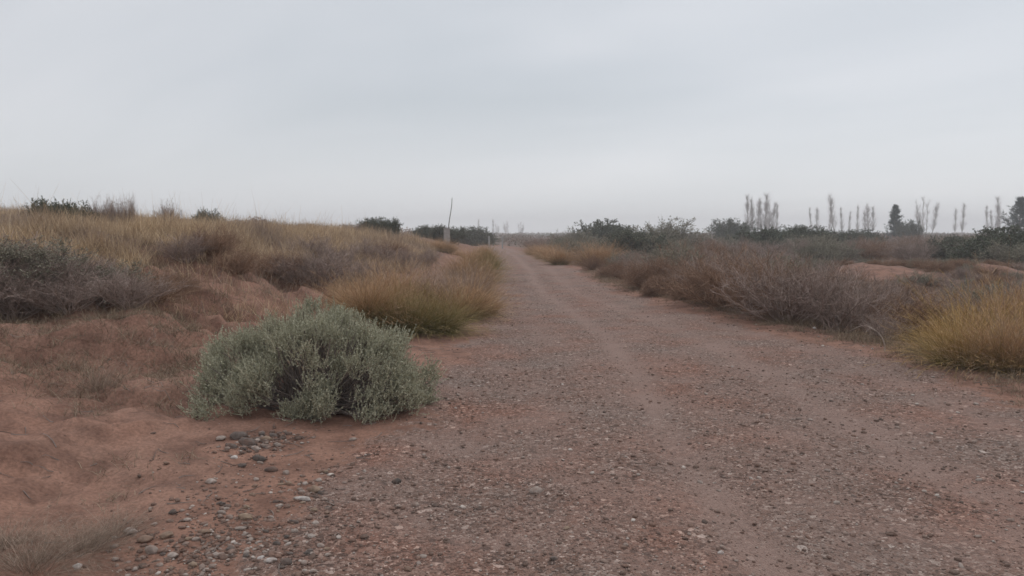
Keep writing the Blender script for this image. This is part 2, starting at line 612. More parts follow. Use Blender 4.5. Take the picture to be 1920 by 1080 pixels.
M_farscrub = plant_mat('far scrub foliage', [(0, (0.085, 0.08, 0.062)), (0.6, (0.14, 0.128, 0.1)), (1, (0.2, 0.18, 0.145))], objvar=0,
                       noise=((0.2, 0.145, 0.12), 0.12, 0.42, 0.55))

# ------------------------------------------------------------------ ground sheet and road
def spread(a, step, fac, lim):
    o = [a]
    while abs(o[-1]) < lim:
        o.append(o[-1] + step)
        step *= fac
    return o[1:]


gx = np.arange(-6, 7.001, 0.055)
gx = np.concatenate([np.array(spread(-6, -0.06, 1.055, 900))[::-1], gx, spread(gx[-1], 0.06, 1.055, 900)])
gy = np.arange(2.2, 14.001, 0.055)
gy = np.concatenate([np.array(spread(2.2, -0.12, 1.2, 60))[::-1], gy, spread(gy[-1], 0.06, 1.02, 900)])
X, Y = np.meshgrid(gx, gy)
Z = H(X, Y)
ny, nx = X.shape
gam = gravel_amount(X, Y)
trk = track(X, Y)
ulg, urg = LE(Y) - X, X - RE(Y)
litter = np.clip(ss(ulg, 2.0, 5.5) * ss(Y + X * 0.0, 8.5, 12.5) + ss(ulg, 3, 8) * ss(Y, 7, 9) + ss(urg, 0.7, 1.8), 0, 1)


def patch(x, y, cx_, cy_, rx, ry):
    return np.exp(-(((x - cx_) / rx) ** 2 + ((y - cy_) / ry) ** 2) ** 2)


PATCH = [(12.9, 26.3, 2.0, 2.5), (17.2, 26.6, 1.2, 2.2), (4.3, 18.4, 1.1, 1.7), (-3.5, 10.9, 2.0, 2.1)]
for p in PATCH:
    litter = litter * (1 - patch(X, Y, *p))
far_red = patch(X, Y, -14, 60, 8, 14) + patch(X, Y, -3.8, 47, 2.6, 8)
litter = litter * (1 - np.clip(far_red, 0, 1))
idx = np.arange(ny * nx).reshape(ny, nx)
quads = np.stack([idx[:-1, :-1], idx[:-1, 1:], idx[1:, 1:], idx[1:, :-1]], -1).reshape(-1, 4)
qx = (X[:-1, :-1] + X[1:, 1:]).ravel() / 2
qy = (Y[:-1, :-1] + Y[1:, 1:]).ravel() / 2
rag = 0.28 * fbm(qx * 1.6, qy * 1.6, 91, 3)
isroad = (qx > LE(qy) - 0.15 + rag) & (qx < RE(qy) + 0.1 + rag)
V = np.stack([X, Y, Z], -1).reshape(-1, 3)


def sheet(name, faces):
    used = np.unique(faces)
    re = np.zeros(len(V), np.int64)
    re[used] = np.arange(len(used))
    g = G()
    g.add(V[used], re[faces])
    me = g.mesh(name, M_ground, True)
    for nm, a in (('gravel', gam), ('track', trk), ('litter', litter)):
        q = me.attributes.new(nm, 'FLOAT', 'POINT')
        q.data.foreach_set('value', a.ravel()[used].astype(np.float32))
    o = link(name, me)
    o['kind'] = 'structure'
    return o


sheet('ground', quads[~isroad])
sheet('gravel_road', quads[isroad])

# ------------------------------------------------------------------ gravel (nobody could count it)
def ico(sub=0):
    p = (1 + 5 ** 0.5) / 2
    v = [(-1, p, 0), (1, p, 0), (-1, -p, 0), (1, -p, 0), (0, -1, p), (0, 1, p), (0, -1, -p), (0, 1, -p), (p, 0, -1), (p, 0, 1), (-p, 0, -1), (-p, 0, 1)]
    f = [(0, 11, 5), (0, 5, 1), (0, 1, 7), (0, 7, 10), (0, 10, 11), (1, 5, 9), (5, 11, 4), (11, 10, 2), (10, 7, 6), (7, 1, 8),
         (3, 9, 4), (3, 4, 2), (3, 2, 6), (3, 6, 8), (3, 8, 9), (4, 9, 5), (2, 4, 11), (6, 2, 10), (8, 6, 7), (9, 8, 1)]
    v = [np.array(q) / np.linalg.norm(q) for q in v]
    for _ in range(sub):
        nf, c = [], {}

        def mid(a, b):
            k = (min(a, b), max(a, b))
            if k not in c:
                m = v[a] + v[b]
                v.append(m / np.linalg.norm(m))
                c[k] = len(v) - 1
            return c[k]
        for a, b, d in f:
            x, y, z = mid(a, b), mid(b, d), mid(d, a)
            nf += [(a, x, z), (b, y, x), (d, z, y), (x, y, z)]
        f = nf
    return np.array(v), np.array(f)


def stones(g, x, y, size, sub=0, flat=(0.35, 0.6), sink=0.33):
    n = len(x)
    v, f = ico(sub)
    k = len(v)
    P = np.broadcast_to(v, (n, k, 3)).copy()
    low = rng.normal(size=(n, 3, 3)) * 0.22
    P *= (1 + 0.35 * np.sin(P @ low.transpose(0, 2, 1) * 6 + rng.uniform(0, 6, (n, 1, 3))).mean(2))[..., None]
    P += rng.normal(size=P.shape) * (0.05 if sub else 0.12)
    P *= np.stack([np.ones(n), rng.uniform(0.55, 0.95, n), rng.uniform(*flat, n)], 1)[:, None, :]
    P *= size[:, None, None] / 2
    a = rng.uniform(0, 6.283, n)
    ti = rng.normal(size=n) * 0.2
    c, s = np.cos(ti)[:, None], np.sin(ti)[:, None]
    P = np.stack([P[..., 0] * c - P[..., 2] * s, P[..., 1], P[..., 0] * s + P[..., 2] * c], -1)
    c, s = np.cos(a)[:, None], np.sin(a)[:, None]
    P = np.stack([P[..., 0] * c - P[..., 1] * s, P[..., 0] * s + P[..., 1] * c, P[..., 2]], -1)
    z = H(x, y) + size * 0.3 * (1 - sink * 2)
    P += np.stack([x, y, z], -1)[:, None, :]
    F_ = (f[None] + (np.arange(n) * k)[:, None, None]).reshape(-1, 3)
    g.add(P, F_)


gg = G()
for y0, y1, dens, smin, smu, sub in ((2.6, 5.0, 1900, 0.004, 0.0085, 0), (5.0, 8.0, 900, 0.006, 0.0100, 0), (8, 13, 380, 0.008, 0.0120, 0), (13, 28, 130, 0.011, 0.016, 0)):
    xa, xb = -3.4, 6.2
    n = int(dens * (y1 - y0) * (xb - xa) * 1.0)
    x = rng.uniform(xa, xb, n)
    y = rng.uniform(y0, y1, n)
    am = gravel_amount(x, y)
    cl = 0.12 + 1.1 * ss(fbm(x * 1.1, y * 0.8, 101, 4, 0.65), -0.4, 0.35)
    pr = (am * cl * (1 - 0.6 * track(x, y))) + 0.03 * (np.abs(x) < 3.5)
    k = (rng.uniform(size=n) < pr) & (np.abs(x) < y * 0.78 + 0.3)
    x, y = x[k], y[k]
    sz = np.clip(smin + rng.exponential(smu - smin, len(x)), 0, 0.038 if y1 < 8 else 0.045)
    stones(gg, x, y, sz, sub)
# bigger ones, rounder mesh
x = rng.uniform(-2.6, 4.6, 3600)
y = rng.uniform(2.7, 8.5, 3600)
k = (rng.uniform(size=3600) < gravel_amount(x, y) * 0.30 + 0.015) & (np.abs(x) < y * 0.75)
x, y = x[k], y[k]
stones(gg, x, y, rng.uniform(0.02, 0.042, len(x)), 1)
# spill at lower left
x = rng.normal(-1.3, 0.42, 750)
y = rng.normal(3.5, 0.55, 750)
stones(gg, x, y, np.clip(0.006 + rng.exponential(0.009, 750), 0, 0.04), 1)
# crumbs of the little debris pile below the bush
px_ = rng.normal(490, 38, 420)
py_ = 846 - (px_ - 400) * 0.16 + rng.normal(0, 9, 420)
q = gpv(px_, py_)
stones(gg, q[:, 0], q[:, 1], np.clip(0.008 + rng.exponential(0.013, 420), 0, 0.06), 0)
# dusty rubble spilling from the pile down to the bottom left
px_ = rng.uniform(190, 660, 8500)
py_ = rng.uniform(850, 1110, 8500)
cen = 560 - (py_ - 850) * 0.75
k = (rng.uniform(size=8500) < np.exp(-((px_ - cen) / 120) ** 2) * (0.35 + 0.65 * ss(py_, 900, 1040))) & (fbm(px_ / 60, py_ / 40, 401, 3) > -0.25)
q = gpv(px_[k], py_[k])
stones(gg, q[:, 0], q[:, 1], np.clip(0.007 + rng.exponential(0.009, len(q)), 0, 0.045), 0, sink=0.45)
# pale pebbles along both verges
y = rng.uniform(8, 30, 500)
x = RE(y) + rng.normal(0.25, 0.35, 500)
stones(gg, x, y, rng.uniform(0.015, 0.05, 500), 0)
tag(link('gravel', gg.mesh('gravel', M_gravel, True)), 'grey, brown and whitish gravel strewn over the track', 'gravel', kind='stuff')


# bits of dead twig lying on the sand (nobody could count them)
gt = G()
n = 900
y = rng.uniform(3.2, 12, n)
x = np.where(rng.uniform(size=n) < 0.75, LE(y) - rng.uniform(0.3, 7, n), RE(y) + rng.uniform(0.1, 1.2, n))
a = rng.uniform(0, 6.283, n)
P = grow(np.stack([x, y, x * 0], 1), np.stack([np.cos(a), np.sin(a), x * 0], 1), rng.uniform(0.04, 0.2, n), 5, 0.22)
P[..., 2] = H(P[..., 0], P[..., 1]) + 0.006
tubes(gt, P, np.linspace(0.0035, 0.0015, 5)[None], 3)
tag(link('twig_litter', gt.mesh('twig_litter', M_bark)), 'bits of dead twig scattered over the red sand', 'twigs', kind='stuff')

# ------------------------------------------------------------------ single stones that can be picked out
def stone_mesh(name, m, seed, flat=0.6, sub=2, rough=0.10):
    r = np.random.default_rng(seed)
    v, f = ico(sub)
    a = r.normal(size=(5, 3))
    d = 1 + rough * sum(np.sin(v @ a[i] * (1.2 + i * 0.7) + i) for i in range(5)) * 0.6
    v = v * d[:, None] + r.normal(size=v.shape) * 0.015
    for i in range(5):   # broken facets
        nrm = unit(r.normal(size=3))
        h = r.uniform(0.68, 0.9)
        e = np.clip(v @ nrm - h, 0, None)
        v = v - e[:, None] * nrm * 0.85
    v = v * (0.5, 0.36, 0.5 * flat)
    g = G()
    g.add(v, f)
    return g.mesh(name, m, True)


ST = {}
for key, m in (('pale', M_pale), ('dark', M_dark), ('tan', M_tanst), ('white', M_white), ('bright', M_bright)):
    ST[key] = [stone_mesh('stone_' + key, m, 100 + i * 7 + len(key), fl) for i, fl in enumerate((0.55, 0.7, 0.42))]


def stone(kind, px, py, wpx, label, group=None, rz=None, i=None, lift=0.12, thin=1.0):
    x, y, z = gp(px, py)
    size = wpx / F * y
    o = link('stone', random.choice(ST[kind]) if i is None else ST[kind][i])
    o.location = (x, y, z + size * lift)
    o.rotation_euler = (rng.normal() * 0.12, rng.normal() * 0.12, rng.uniform(-0.5, 0.5) if rz is None else rz)
    o.scale = (size, size * rng.uniform(0.85, 1.2) * thin, size * thin ** 0.7)
    tag(o, label, 'stone', group)
    return o


stone('dark', 744, 906, 19, 'small dark stone alone on the reddish strip at the left edge of the gravel', i=1)
stone('pale', 1006, 924, 24, 'pale oval stone lying in the middle of the gravel road')
stone('tan', 1062, 996, 13, 'small yellowish pebble near the bottom middle of the road')
stone('pale', 780, 949, 17, 'flat pale stone left of the road centre, below the dark stone')
stone('pale', 794, 1048, 16, 'pale round pebble at the bottom edge of the road, left of centre')
stone('dark', 1038, 1056, 17, 'dark bluish pebble at the bottom edge of the road')
stone('tan', 765, 1070, 18, 'pinkish stone at the very bottom of the picture, on the gravel')
stone('pale', 662, 828, 15, 'pale stone on the red sand just below the right end of the grey green bush')
stone('bright', 1321, 559, 22, 'white stone at the foot of the grey scrub beside the two round brown shrubs', lift=0.25)
stone('white', 146, 1076, 17, 'small pointed white stone in the dead grass at the bottom left corner', lift=0.4)
stone('pale', 1830, 762, 12, 'pale pinkish stone alone on the right side of the road')
stone('white', 1352, 1040, 13, 'small white pebble near the bottom right of the road')
# pile below the sage bush
for px, py, wp, kd, lb in ((415, 827, 20, 'pale', 'pale rounded stone at the left end of the small pile below the grey green bush'),
                           (445, 824, 32, 'dark', 'large dark green stone in the small pile below the grey green bush'),
                           (462, 836, 34, 'dark', 'long dark flat stone in front of the large dark green stone'),
                           (432, 843, 22, 'dark', 'dark lump at the lower left of the stone pile below the bush'),
                           (500, 828, 20, 'tan', 'tan flat stone on top of the stone pile below the bush')):
    stone(kd, px, py, wp, lb, 'stones in the small pile below the bush', rz=0.15)
for px, py, wp, kd in ((478, 833, 14, 'pale'), (478, 845, 17, 'pale'), (520, 837, 16, 'pale'), (512, 822, 16, 'dark'), (530, 824, 15, 'dark'),
                       (492, 818, 14, 'dark'), (455, 848, 13, 'dark'), (500, 842, 15, 'dark'), (540, 818, 13, 'dark'), (485, 826, 15, 'dark'), (523, 815, 12, 'dark'),
                       (410, 840, 9, 'pale'), (402, 850, 8, 'pale')):
    stone(kd, px, py, wp, ('small pale pebble' if kd == 'pale' else 'small dark pebble') + ' among the pile of debris below the grey green bush',
          'pebbles in the small pile below the bush')
# scattered between pile and bottom edge
for px, py, wp, kd, lb in ((440, 862, 15, 'white', 'whitish pebble a little below the stone pile'),
                           (396, 905, 22, 'pale', 'pale oval stone on bare red sand below the stone pile'),
                           (312, 872, 14, 'tan', 'tan stone lying alone on the open sand left of the stone pile'),
                           (510, 884, 26, 'dark', 'flat grey green stone half sunk in sand under the stone pile'),
                           (453, 880, 16, 'dark', 'grey round stone between the stone pile and the pale oval stone'),
                           (484, 866, 30, 'dark', 'dark flat stone right below the stone pile'),
                           (487, 873, 14, 'pale', 'small pale stone touching the dark flat one'),
                           (527, 912, 18, 'tan', 'pinkish flat stone on sand above the long white stone'),
                           (570, 939, 32, 'white', 'long thin white stone lying on the sand'),
                           (590, 925, 26, 'tan', 'curved tan stone just above the long thin white stone'),
                           (525, 950, 14, 'pale', 'small flat pale stone left of the long thin white stone'),
                           (460, 975, 28, 'tan', 'large yellowish tan stone above the bottom stone spill'),
                           (452, 997, 24, 'pale', 'pale slanting stone just below the large yellowish tan stone'),
                           (383, 1004, 26, 'tan', 'flat reddish tan stone left of the pale slanting stone'),
                           (352, 978, 16, 'pale', 'pale stone at the top of the bottom stone spill'),
                           (325, 968, 18, 'dark', 'dark stone at the top left of the bottom stone spill'),
                           (245, 1000, 30, 'pale', 'greyish stone at the left end of the bottom stone spill beside dead grass'),
                           (272, 1016, 34, 'tan', 'large tan stone behind the greyish one in the bottom stone spill'),
                           (312, 1008, 26, 'tan', 'brown stone right of the large tan stone'),
                           (283, 1036, 30, 'pale', 'upright pale stone in front of the large tan stone'),
                           (325, 1048, 22, 'pale', 'pale stone near the bottom edge beside the upright pale stone'),
                           (490, 1052, 14, 'white', 'white pebble at the bottom edge, left one of a pair'),
                           (509, 1055, 22, 'white', 'white stone at the bottom edge, right one of a pair'),
                           (535, 1057, 24, 'dark', 'dark stone at the bottom edge beside the white pair'),
                           (463, 1034, 12, 'pale', 'small pale pebble above the white pair at the bottom'),
                           (548, 983, 22, 'dark', 'dark grey flat stone on the sandy strip at the bottom')):
    stone(kd, px, py, wp, lb, 'stones scattered on the sand at the lower left', thin=0.4 if 'long' in lb and 'left of' not in lb and 'above' not in lb else (0.6 if 'flat' in lb or 'slanting' in lb else 1.0))
for i in range(110):
    px, py = rng.uniform(300, 620), rng.uniform(880, 1075)
    if px < 620 - (py - 880) * 0.0 and px > 760 - (py - 640) * 1.15:
        kd = random.choice(('pale', 'tan', 'dark', 'pale'))
        stone(kd, px, py, rng.uniform(7, 17), {'pale': 'small pale', 'tan': 'small tan', 'dark': 'small dark'}[kd] + ' pebble loose on the sand at the lower left',
              'loose pebbles on the sand at the lower left')
for px, py in ((1262, 553), (1290, 560), (1297, 557), (1343, 569), (1387, 583), (1358, 569), (1482, 606), (1528, 617), (1567, 622), (1613, 659), (1636, 656), (1527, 619), (1768, 706), (1305, 566)):
    stone('white' if rng.uniform() < 0.4 else 'pale', px, py, rng.uniform(4, 8), 'small pale stone along the right verge at the foot of the grey scrub', 'pale stones along the right verge', lift=0.3)

# ------------------------------------------------------------------ sage bush (the near grey green one)
def sage_bush():
    cx_, cy_ = -1.70, 6.5
    z0 = float(H(cx_, cy_))
    t = thing('sage_bush', 'large dense grey green bush on red sand at the left edge of the road', 'bush', (cx_, cy_, z0 - 0.03))
    rx, ry, rz = 1.01, 0.82, 0.74
    nc, per = 105, 6
    n = nc * per
    kk = np.arange(nc) + 0.5
    u = 1 - kk / nc
    ph = kk * 2.39996 + rng.normal(size=nc) * 0.12
    sl = np.sqrt(1 - u * u)
    d = np.stack([np.cos(ph) * sl, np.sin(ph) * sl, u], 1)
    crad = np.repeat(rng.choice([1.05, 0.98, 0.9, 0.78], nc), per)      # heads that stand out or sit back
    d = unit(np.repeat(d, per, 0) + rng.normal(size=(n, 3)) * 0.055)
    u = d[:, 2]
    sq = (np.abs(d) ** 3.2).sum(1) ** (-1 / 3.2)               # boxier than a dome
    lump = 1 + 0.07 * np.sin(d[:, 0] * 7 + 1.5) * np.sin(d[:, 1] * 6)
    rr = crad * rng.uniform(0.9, 1.03, n) * sq * lump
    A = d * rr[:, None] * (rx * 0.93, ry * 0.93, rz * 0.9)
    A[:, 2] += 0.13 * np.exp(-((A[:, 0] - 0.02) / 0.24) ** 2) * (u > 0.5)   # the tuft that stands highest
    A[:, 2] -= 0.05 * ss(A[:, 0], 0.6, 0.95)
    A *= 1 + 0.02 * np.repeat(rng.normal(size=nc), per)[:, None]
    A[:, 2] = np.maximum(A[:, 2], 0.05)
    gb = G()
    base = rng.normal(size=(n, 3)) * (0.16, 0.12, 0) + (0, 0, 0.02)
    K = 6
    tt = np.linspace(0, 1, K)[None, :, None]
    P = base[:, None, :] * (1 - tt) + A[:, None, :] * tt
    P[:, :, 2] += (-0.12 * np.sin(np.linspace(0, 1, K) * math.pi))[None, :] * (A[:, 2] > 0.2)[:, None]
    P[:, 1:-1] += rng.normal(size=(n, K - 2, 3)) * 0.02
    P[..., 2] = np.maximum(P[..., 2], 0.01)
    tubes(gb, P, np.linspace(0.008, 0.003, K)[None, :], 4)
    link('branches', gb.mesh('sage_branches', M_bark), t)
    gl = G()
    m = 20
    nn = unit(A * (1 / rx, 1 / ry, 1 / rz))
    B = A[:, None, :] + rng.normal(size=(n, m, 3)) * 0.034 - nn[:, None, :] * 0.05
    D = nn[:, None, :] * 0.55 + rng.normal(size=(n, m, 3)) * 0.38 + (0, 0, 0.55)
    B, D = B.reshape(-1, 3), D.reshape(-1, 3)
    B[:, 2] = np.maximum(B[:, 2], 0.02)
    Ln = rng.uniform(0.07, 0.15, len(B))
    Pm = grow(B, D, Ln, 4, 0.18, 0.12)
    gs = G()
    tubes(gs, Pm, 0.0012, 3)
    q = 17
    Bl, Dl = kids(Pm, q, 0.12, 1.0, 0.75)
    Dl = Dl + (0, 0, 0.35)
    leaves(gl, Bl, Dl, rng.uniform(0.011, 0.019, len(Bl)), rng.uniform(0.005, 0.0085, len(Bl)))
    link('foliage', gl.mesh('sage_leaves', M_sage), t)
    link('sprigs', gs.mesh('sage_sprigs', M_sage), t)
    return t


sage_bush()


# ------------------------------------------------------------------ shrub prototypes (unit: about 1 m high)
def twig_shrub(name, m, seed, n1=34, wide=0.75, upright=0.9, n2=9, n3=7, leafm=None, nleaf=0, leafsz=0.02, thick=1.0):
    global rng
    keep, rng = rng, np.random.default_rng(seed)
    t = thing(name, '', 'shrub')
    g = G()
    a = rng.uniform(0, 6.283, n1)
    r0 = rng.uniform(0, 0.12, n1)
    B = np.stack([np.cos(a) * r0, np.sin(a) * r0, np.zeros(n1) - 0.03], 1)
    ti = rng.uniform(0.1, 1.0, n1) ** 0.8 * wide * 1.5
    D = np.stack([np.cos(a) * np.sin(ti), np.sin(a) * np.sin(ti), np.cos(ti) + 0.1], 1)
    P1 = grow(B, D, rng.uniform(0.6, 0.95, n1), 6, 0.16, 0.10 * upright)
    P1[..., 2] = np.maximum(P1[..., 2], -0.03)
    tubes(g, P1, np.linspace(0.0085, 0.003, 6)[None] * thick, 4)
    B2, D2 = kids(P1, n2, 0.25, 1.0, 0.55)
    P2 = grow(B2, D2, rng.uniform(0.15, 0.38, len(B2)), 4, 0.22, 0.12 * upright)
    tubes(g, P2, np.linspace(0.0035, 0.0018, 4)[None] * thick, 3)
    B3, D3 = kids(P2, n3, 0.15, 1.0, 0.6)
    P3 = grow(B3, D3, rng.uniform(0.06, 0.2, len(B3)), 3, 0.25, 0.12 * upright)
    P3[..., 2] = np.maximum(P3[..., 2], 0.0)
    tubes(g, P3, np.linspace(0.0018, 0.001, 3)[None] * thick, 3)
    link('branches', g.mesh(name + '_branches', m), t)
    if leafm:
        gl = G()
        per = max(1, nleaf // len(P3))
        Bl, Dl = kids(P3, per, 0.2, 1.0, 0.8)
        leaves(gl, Bl, Dl, leafsz * rng.uniform(0.7, 1.4, len(Bl)), leafsz * 0.55 * rng.uniform(0.7, 1.3, len(Bl)))
        link('foliage', gl.mesh(name + '_foliage', leafm), t)
    rng = keep
    return t


GREY = [twig_shrub('dry_shrub', M_twig, 11 + i, 40, 0.75, 0.9, 10, 8) for i in range(3)]
BROWN = [twig_shrub('brown_shrub', M_twigbrown, 31 + i, 60, 0.9, 0.4, 10, 9) for i in range(2)]
GREYG = [twig_shrub('grey_green_shrub', M_bark, 51 + i, 50, 0.85, 0.6, 9, 6, M_grgreen, 32000, 0.026) for i in range(2)]
EVER = [twig_shrub('evergreen_shrub', M_bark, 71 + i, 55, 0.8, 0.7, 9, 6, M_green, 36000, 0.036, 1.0) for i in range(2)]


def round_shrub(seed):
    """very dense low dome of fine reddish brown twigs"""
    global rng
    keep, rng = rng, np.random.default_rng(seed)
    t = thing('round_shrub', '', 'shrub')
    n = 900
    a, u = rng.uniform(0, 6.283, n), rng.uniform(0, 1, n)
    D = np.stack([np.cos(a) * np.sqrt(1 - u * u) * 1.15, np.sin(a) * np.sqrt(1 - u * u) * 1.15, u * 0.92 + 0.03], 1)
    g = G()
    P = grow(rng.normal(size=(n, 3)) * (0.08, 0.08, 0), D, rng.uniform(0.7, 0.86, n) * np.linalg.norm(D, axis=1), 5, 0.05)
    P[..., 2] = np.maximum(P[..., 2], 0)
    tubes(g, P, np.linspace(0.005, 0.002, 5)[None], 3)
    link('branches', g.mesh('round_branches', M_twigbrown), t)
    g = G()
    B_, D_ = kids(P, 26, 0.45, 1.0, 0.5)
    P2 = grow(B_, D_, rng.uniform(0.06, 0.15, len(B_)), 3, 0.2)
    P2[..., 2] = np.maximum(P2[..., 2], 0)
    ribbons(g, P2, 0.005)
    link('twigs', g.mesh('round_twigs', M_twigred), t)
    rng = keep
    return t


ROUND = [round_shrub(91)]


# ------------------------------------------------------------------ bunch grass prototypes (unit: about 1 m high)
def bunch(name, m, seed, n=2600, r0=0.22, tilt=0.85, width=0.0042):
    global rng
    keep, rng = rng, np.random.default_rng(seed)
    t = thing(name, '', 'grass clump')
    a = rng.uniform(0, 6.283, n)
    q = rng.uniform(0, 1, n) ** 0.6
    B = np.stack([np.cos(a) * q * r0, np.sin(a) * q * r0, np.zeros(n) - 0.02], 1)
    ti = q * tilt * rng.uniform(0.35, 1.15, n)
    D = np.stack([np.cos(a) * np.sin(ti), np.sin(a) * np.sin(ti), np.cos(ti)], 1) + rng.normal(size=(n, 3)) * 0.24
    Ln = rng.uniform(0.35, 1.05, n) * (1 + 0.35 * (rng.uniform(size=n) > 0.93)) * (0.85 + 0.25 * np.sin(a * 3 + seed))
    K = 6
    P = np.zeros((n, K, 3))
    P[:, 0] = B
    d = unit(D)
    droop = rng.uniform(0.05, 0.30, n)[:, None] * (0.3 + q[:, None])
    for k in range(1, K):
        d = unit(d + np.array([0, 0, -1]) * droop + rng.normal(size=(n, 3)) * 0.04)
        P[:, k] = P[:, k - 1] + d * (Ln / (K - 1))[:, None]
    P[..., 2] = np.maximum(P[..., 2], -0.02)
    g = G()
    ribbons(g, P, np.array([1, 1, 0.9, 0.7, 0.45, 0.1])[None] * width * rng.uniform(0.6, 1.3, (n, 1)))
    link('blades', g.mesh(name + '_blades', m), t)
    # fine seed stalks
    k2 = rng.choice(n, n // 3, replace=False)
    B2, D2 = kids(P[k2], 4, 0.75, 1.0, 0.25)
    g2 = G()
    ribbons(g2, grow(B2, D2, rng.uniform(0.04, 0.12, len(B2)), 3, 0.1), 0.0028)
    g2.t = [np.ones_like(q_) for q_ in g2.t]
    link('seed_heads', g2.mesh(name + '_heads', m), t)
    rng = keep
    return t


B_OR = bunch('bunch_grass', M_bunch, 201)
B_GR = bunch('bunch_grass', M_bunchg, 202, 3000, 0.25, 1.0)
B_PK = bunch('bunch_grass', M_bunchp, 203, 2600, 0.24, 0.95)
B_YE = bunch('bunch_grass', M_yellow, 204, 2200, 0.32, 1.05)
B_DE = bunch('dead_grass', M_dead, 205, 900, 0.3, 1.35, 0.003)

GRP = 'bunch grasses along the left road edge'
for pr, px, py, hpx, lb in (
        (B_GR, 760, 622, 108, 'big clump with green base and straw tips right behind the grey green bush'),
        (B_OR, 690, 600, 108, 'yellowish orange clump left of the green based one, behind the grey green bush'),
        (B_GR, 820, 625, 100, 'green based clump whose blades droop over the gravel edge'),
        (B_OR, 740, 590, 110, 'tall orange clump standing behind the green based ones'),
        (B_OR, 865, 600, 100, 'orange brown clump at the gravel edge right of the green based ones'),
        (B_PK, 800, 580, 92, 'pale pinkish feathery clump at the top of the big grass mound'),
        (B_PK, 880, 572, 84, 'pinkish clump at the road edge behind the orange brown one'),
        (B_OR, 905, 592, 66, 'brown clump leaning furthest into the road'),
        (B_PK, 850, 555, 75, 'pale clump in the second row of the big grass mound'),
        (B_OR, 900, 555, 68, 'orange clump in the second row at the road edge'),
        (B_GR, 905, 530, 62, 'greenish clump in the third row at the road edge'),
        (B_OR, 870, 525, 62, 'straw clump left of the greenish one in the third row'),
        (B_GR, 915, 505, 45, 'greenish clump on the far curve of the left road edge'),
        (B_OR, 888, 500, 45, 'straw clump behind the big mound near the far curve of the left edge'),
        (B_OR, 912, 488, 32, 'small straw clump, farthest but one along the left road edge'),
        (B_OR, 905, 478, 24, 'small straw clump farthest along the left road edge'),
        (B_OR, 655, 585, 80, 'yellowish clump at the left end of the big grass mound')):
    x, y, z = gp(px, py)
    h = hpx / F * y / 0.8 * 0.78
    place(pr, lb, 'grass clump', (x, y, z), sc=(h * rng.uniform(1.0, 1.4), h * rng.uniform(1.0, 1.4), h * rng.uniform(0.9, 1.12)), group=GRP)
for px, d, h, lb in ((828, 39, 0.75, 'straw clump hiding the foot of the concrete pillar on its left'), (843, 39.5, 0.7, 'straw clump hiding the foot of the concrete pillar on its right'),
                     (815, 38, 0.7, 'straw clump left of the concrete pillar'), (862, 38, 0.6, 'straw clump between the concrete pillar and the track')):
    x, y, z = at(px, d)
    place(B_OR, lb, 'grass clump', (x, y, z), sc=(h * 1.5, h * 1.5, h), group='straw clumps in front of the concrete pillar')
GRP = 'yellow grasses at the right picture edge'
for pr, px, py, hpx, lb in (
        (B_YE, 1815, 688, 120, 'yellow green clump at the left end of the grass mound on the right edge'),
        (B_OR, 1890, 700, 118, 'tall orange gold clump in the middle of the grass mound on the right edge'),
        (B_OR, 1915, 660, 125, 'orange clump at the back of the grass mound on the right edge'),
        (B_YE, 1845, 665, 122, 'yellowish clump in the second row of the mound on the right edge'),
        (B_PK, 1945, 705, 120, 'brownish clump cut by the right picture edge'),
        (B_YE, 1785, 665, 72, 'small yellow green clump leaning towards the grey scrub')):
    x, y, z = gp(px, py)
    h = hpx / F * y / 0.8
    place(pr, lb, 'grass clump', (x, y, z), sc=(h * rng.uniform(0.95, 1.35), h * rng.uniform(0.95, 1.35), h * rng.uniform(0.85, 1.1)), group=GRP)
GRP = 'orange grasses on the far right verge'
for px, d, h, lb in ((1000, 52, 0.90, 'orange clump farthest along the right verge'), (1020, 44, 0.96, 'orange clump second farthest along the right verge'),
                     (1035, 40, 0.96, 'orange clump in the middle of the far right verge row'), (1050, 36, 1.02, 'bright orange clump nearest in the far right verge row'),
                     (1040, 48, 0.9, 'orange clump behind the far right verge row'), (1116, 36, 1.3, 'orange clump on a rise between grey shrubs right of the road'),
                     (1138, 36.5, 1.4, 'bright orange clump, right one of the pair between grey shrubs'), (1014, 48, 0.8, 'orange clump beside the second farthest on the right verge')):
    x, y, z = at(px, d)
    place(B_OR, lb, 'grass clump', (x, y, z), sc=(h * 1.5, h * 1.5, h), group=GRP)
for px, py, hpx, lb in ((60, 1075, 80, 'flattened dead grey grass in the bottom left corner'), (150, 1040, 62, 'dead grey grass beside the stone spill'),
                        (215, 1010, 52, 'dead grey grass just left of the greyish stone'), (10, 1030, 60, 'dead grey grass at the left picture edge'),
                        (185, 735, 48, 'small dead tuft standing alone on the red sand slope')):
    x, y, z = gp(px, py)
    h = hpx / F * y / 0.6
    place(B_DE, lb, 'grass tuft', (x, y, z), sc=(h * 1.6, h * 1.6, h * 0.75), group='dead grass tufts at the lower left')

# ------------------------------------------------------------------ placing shrubs
COUNT = {}


def shrub(kind, x, y, h, label, group, wide=1.0, dz=0.0):
    pr, cat = {'grey': (GREY, 'shrub'), 'brown': (BROWN, 'shrub'), 'greyg': (GREYG, 'shrub'), 'ever': (EVER, 'shrub'), 'round': (ROUND, 'shrub')}[kind]
    p = pr[int(rng.integers(len(pr)))]
    s = h / 0.92
    return place(p, label, cat, (x, y, float(H(x, y)) + dz), sc=(s * wide, s * wide, s), group=group)


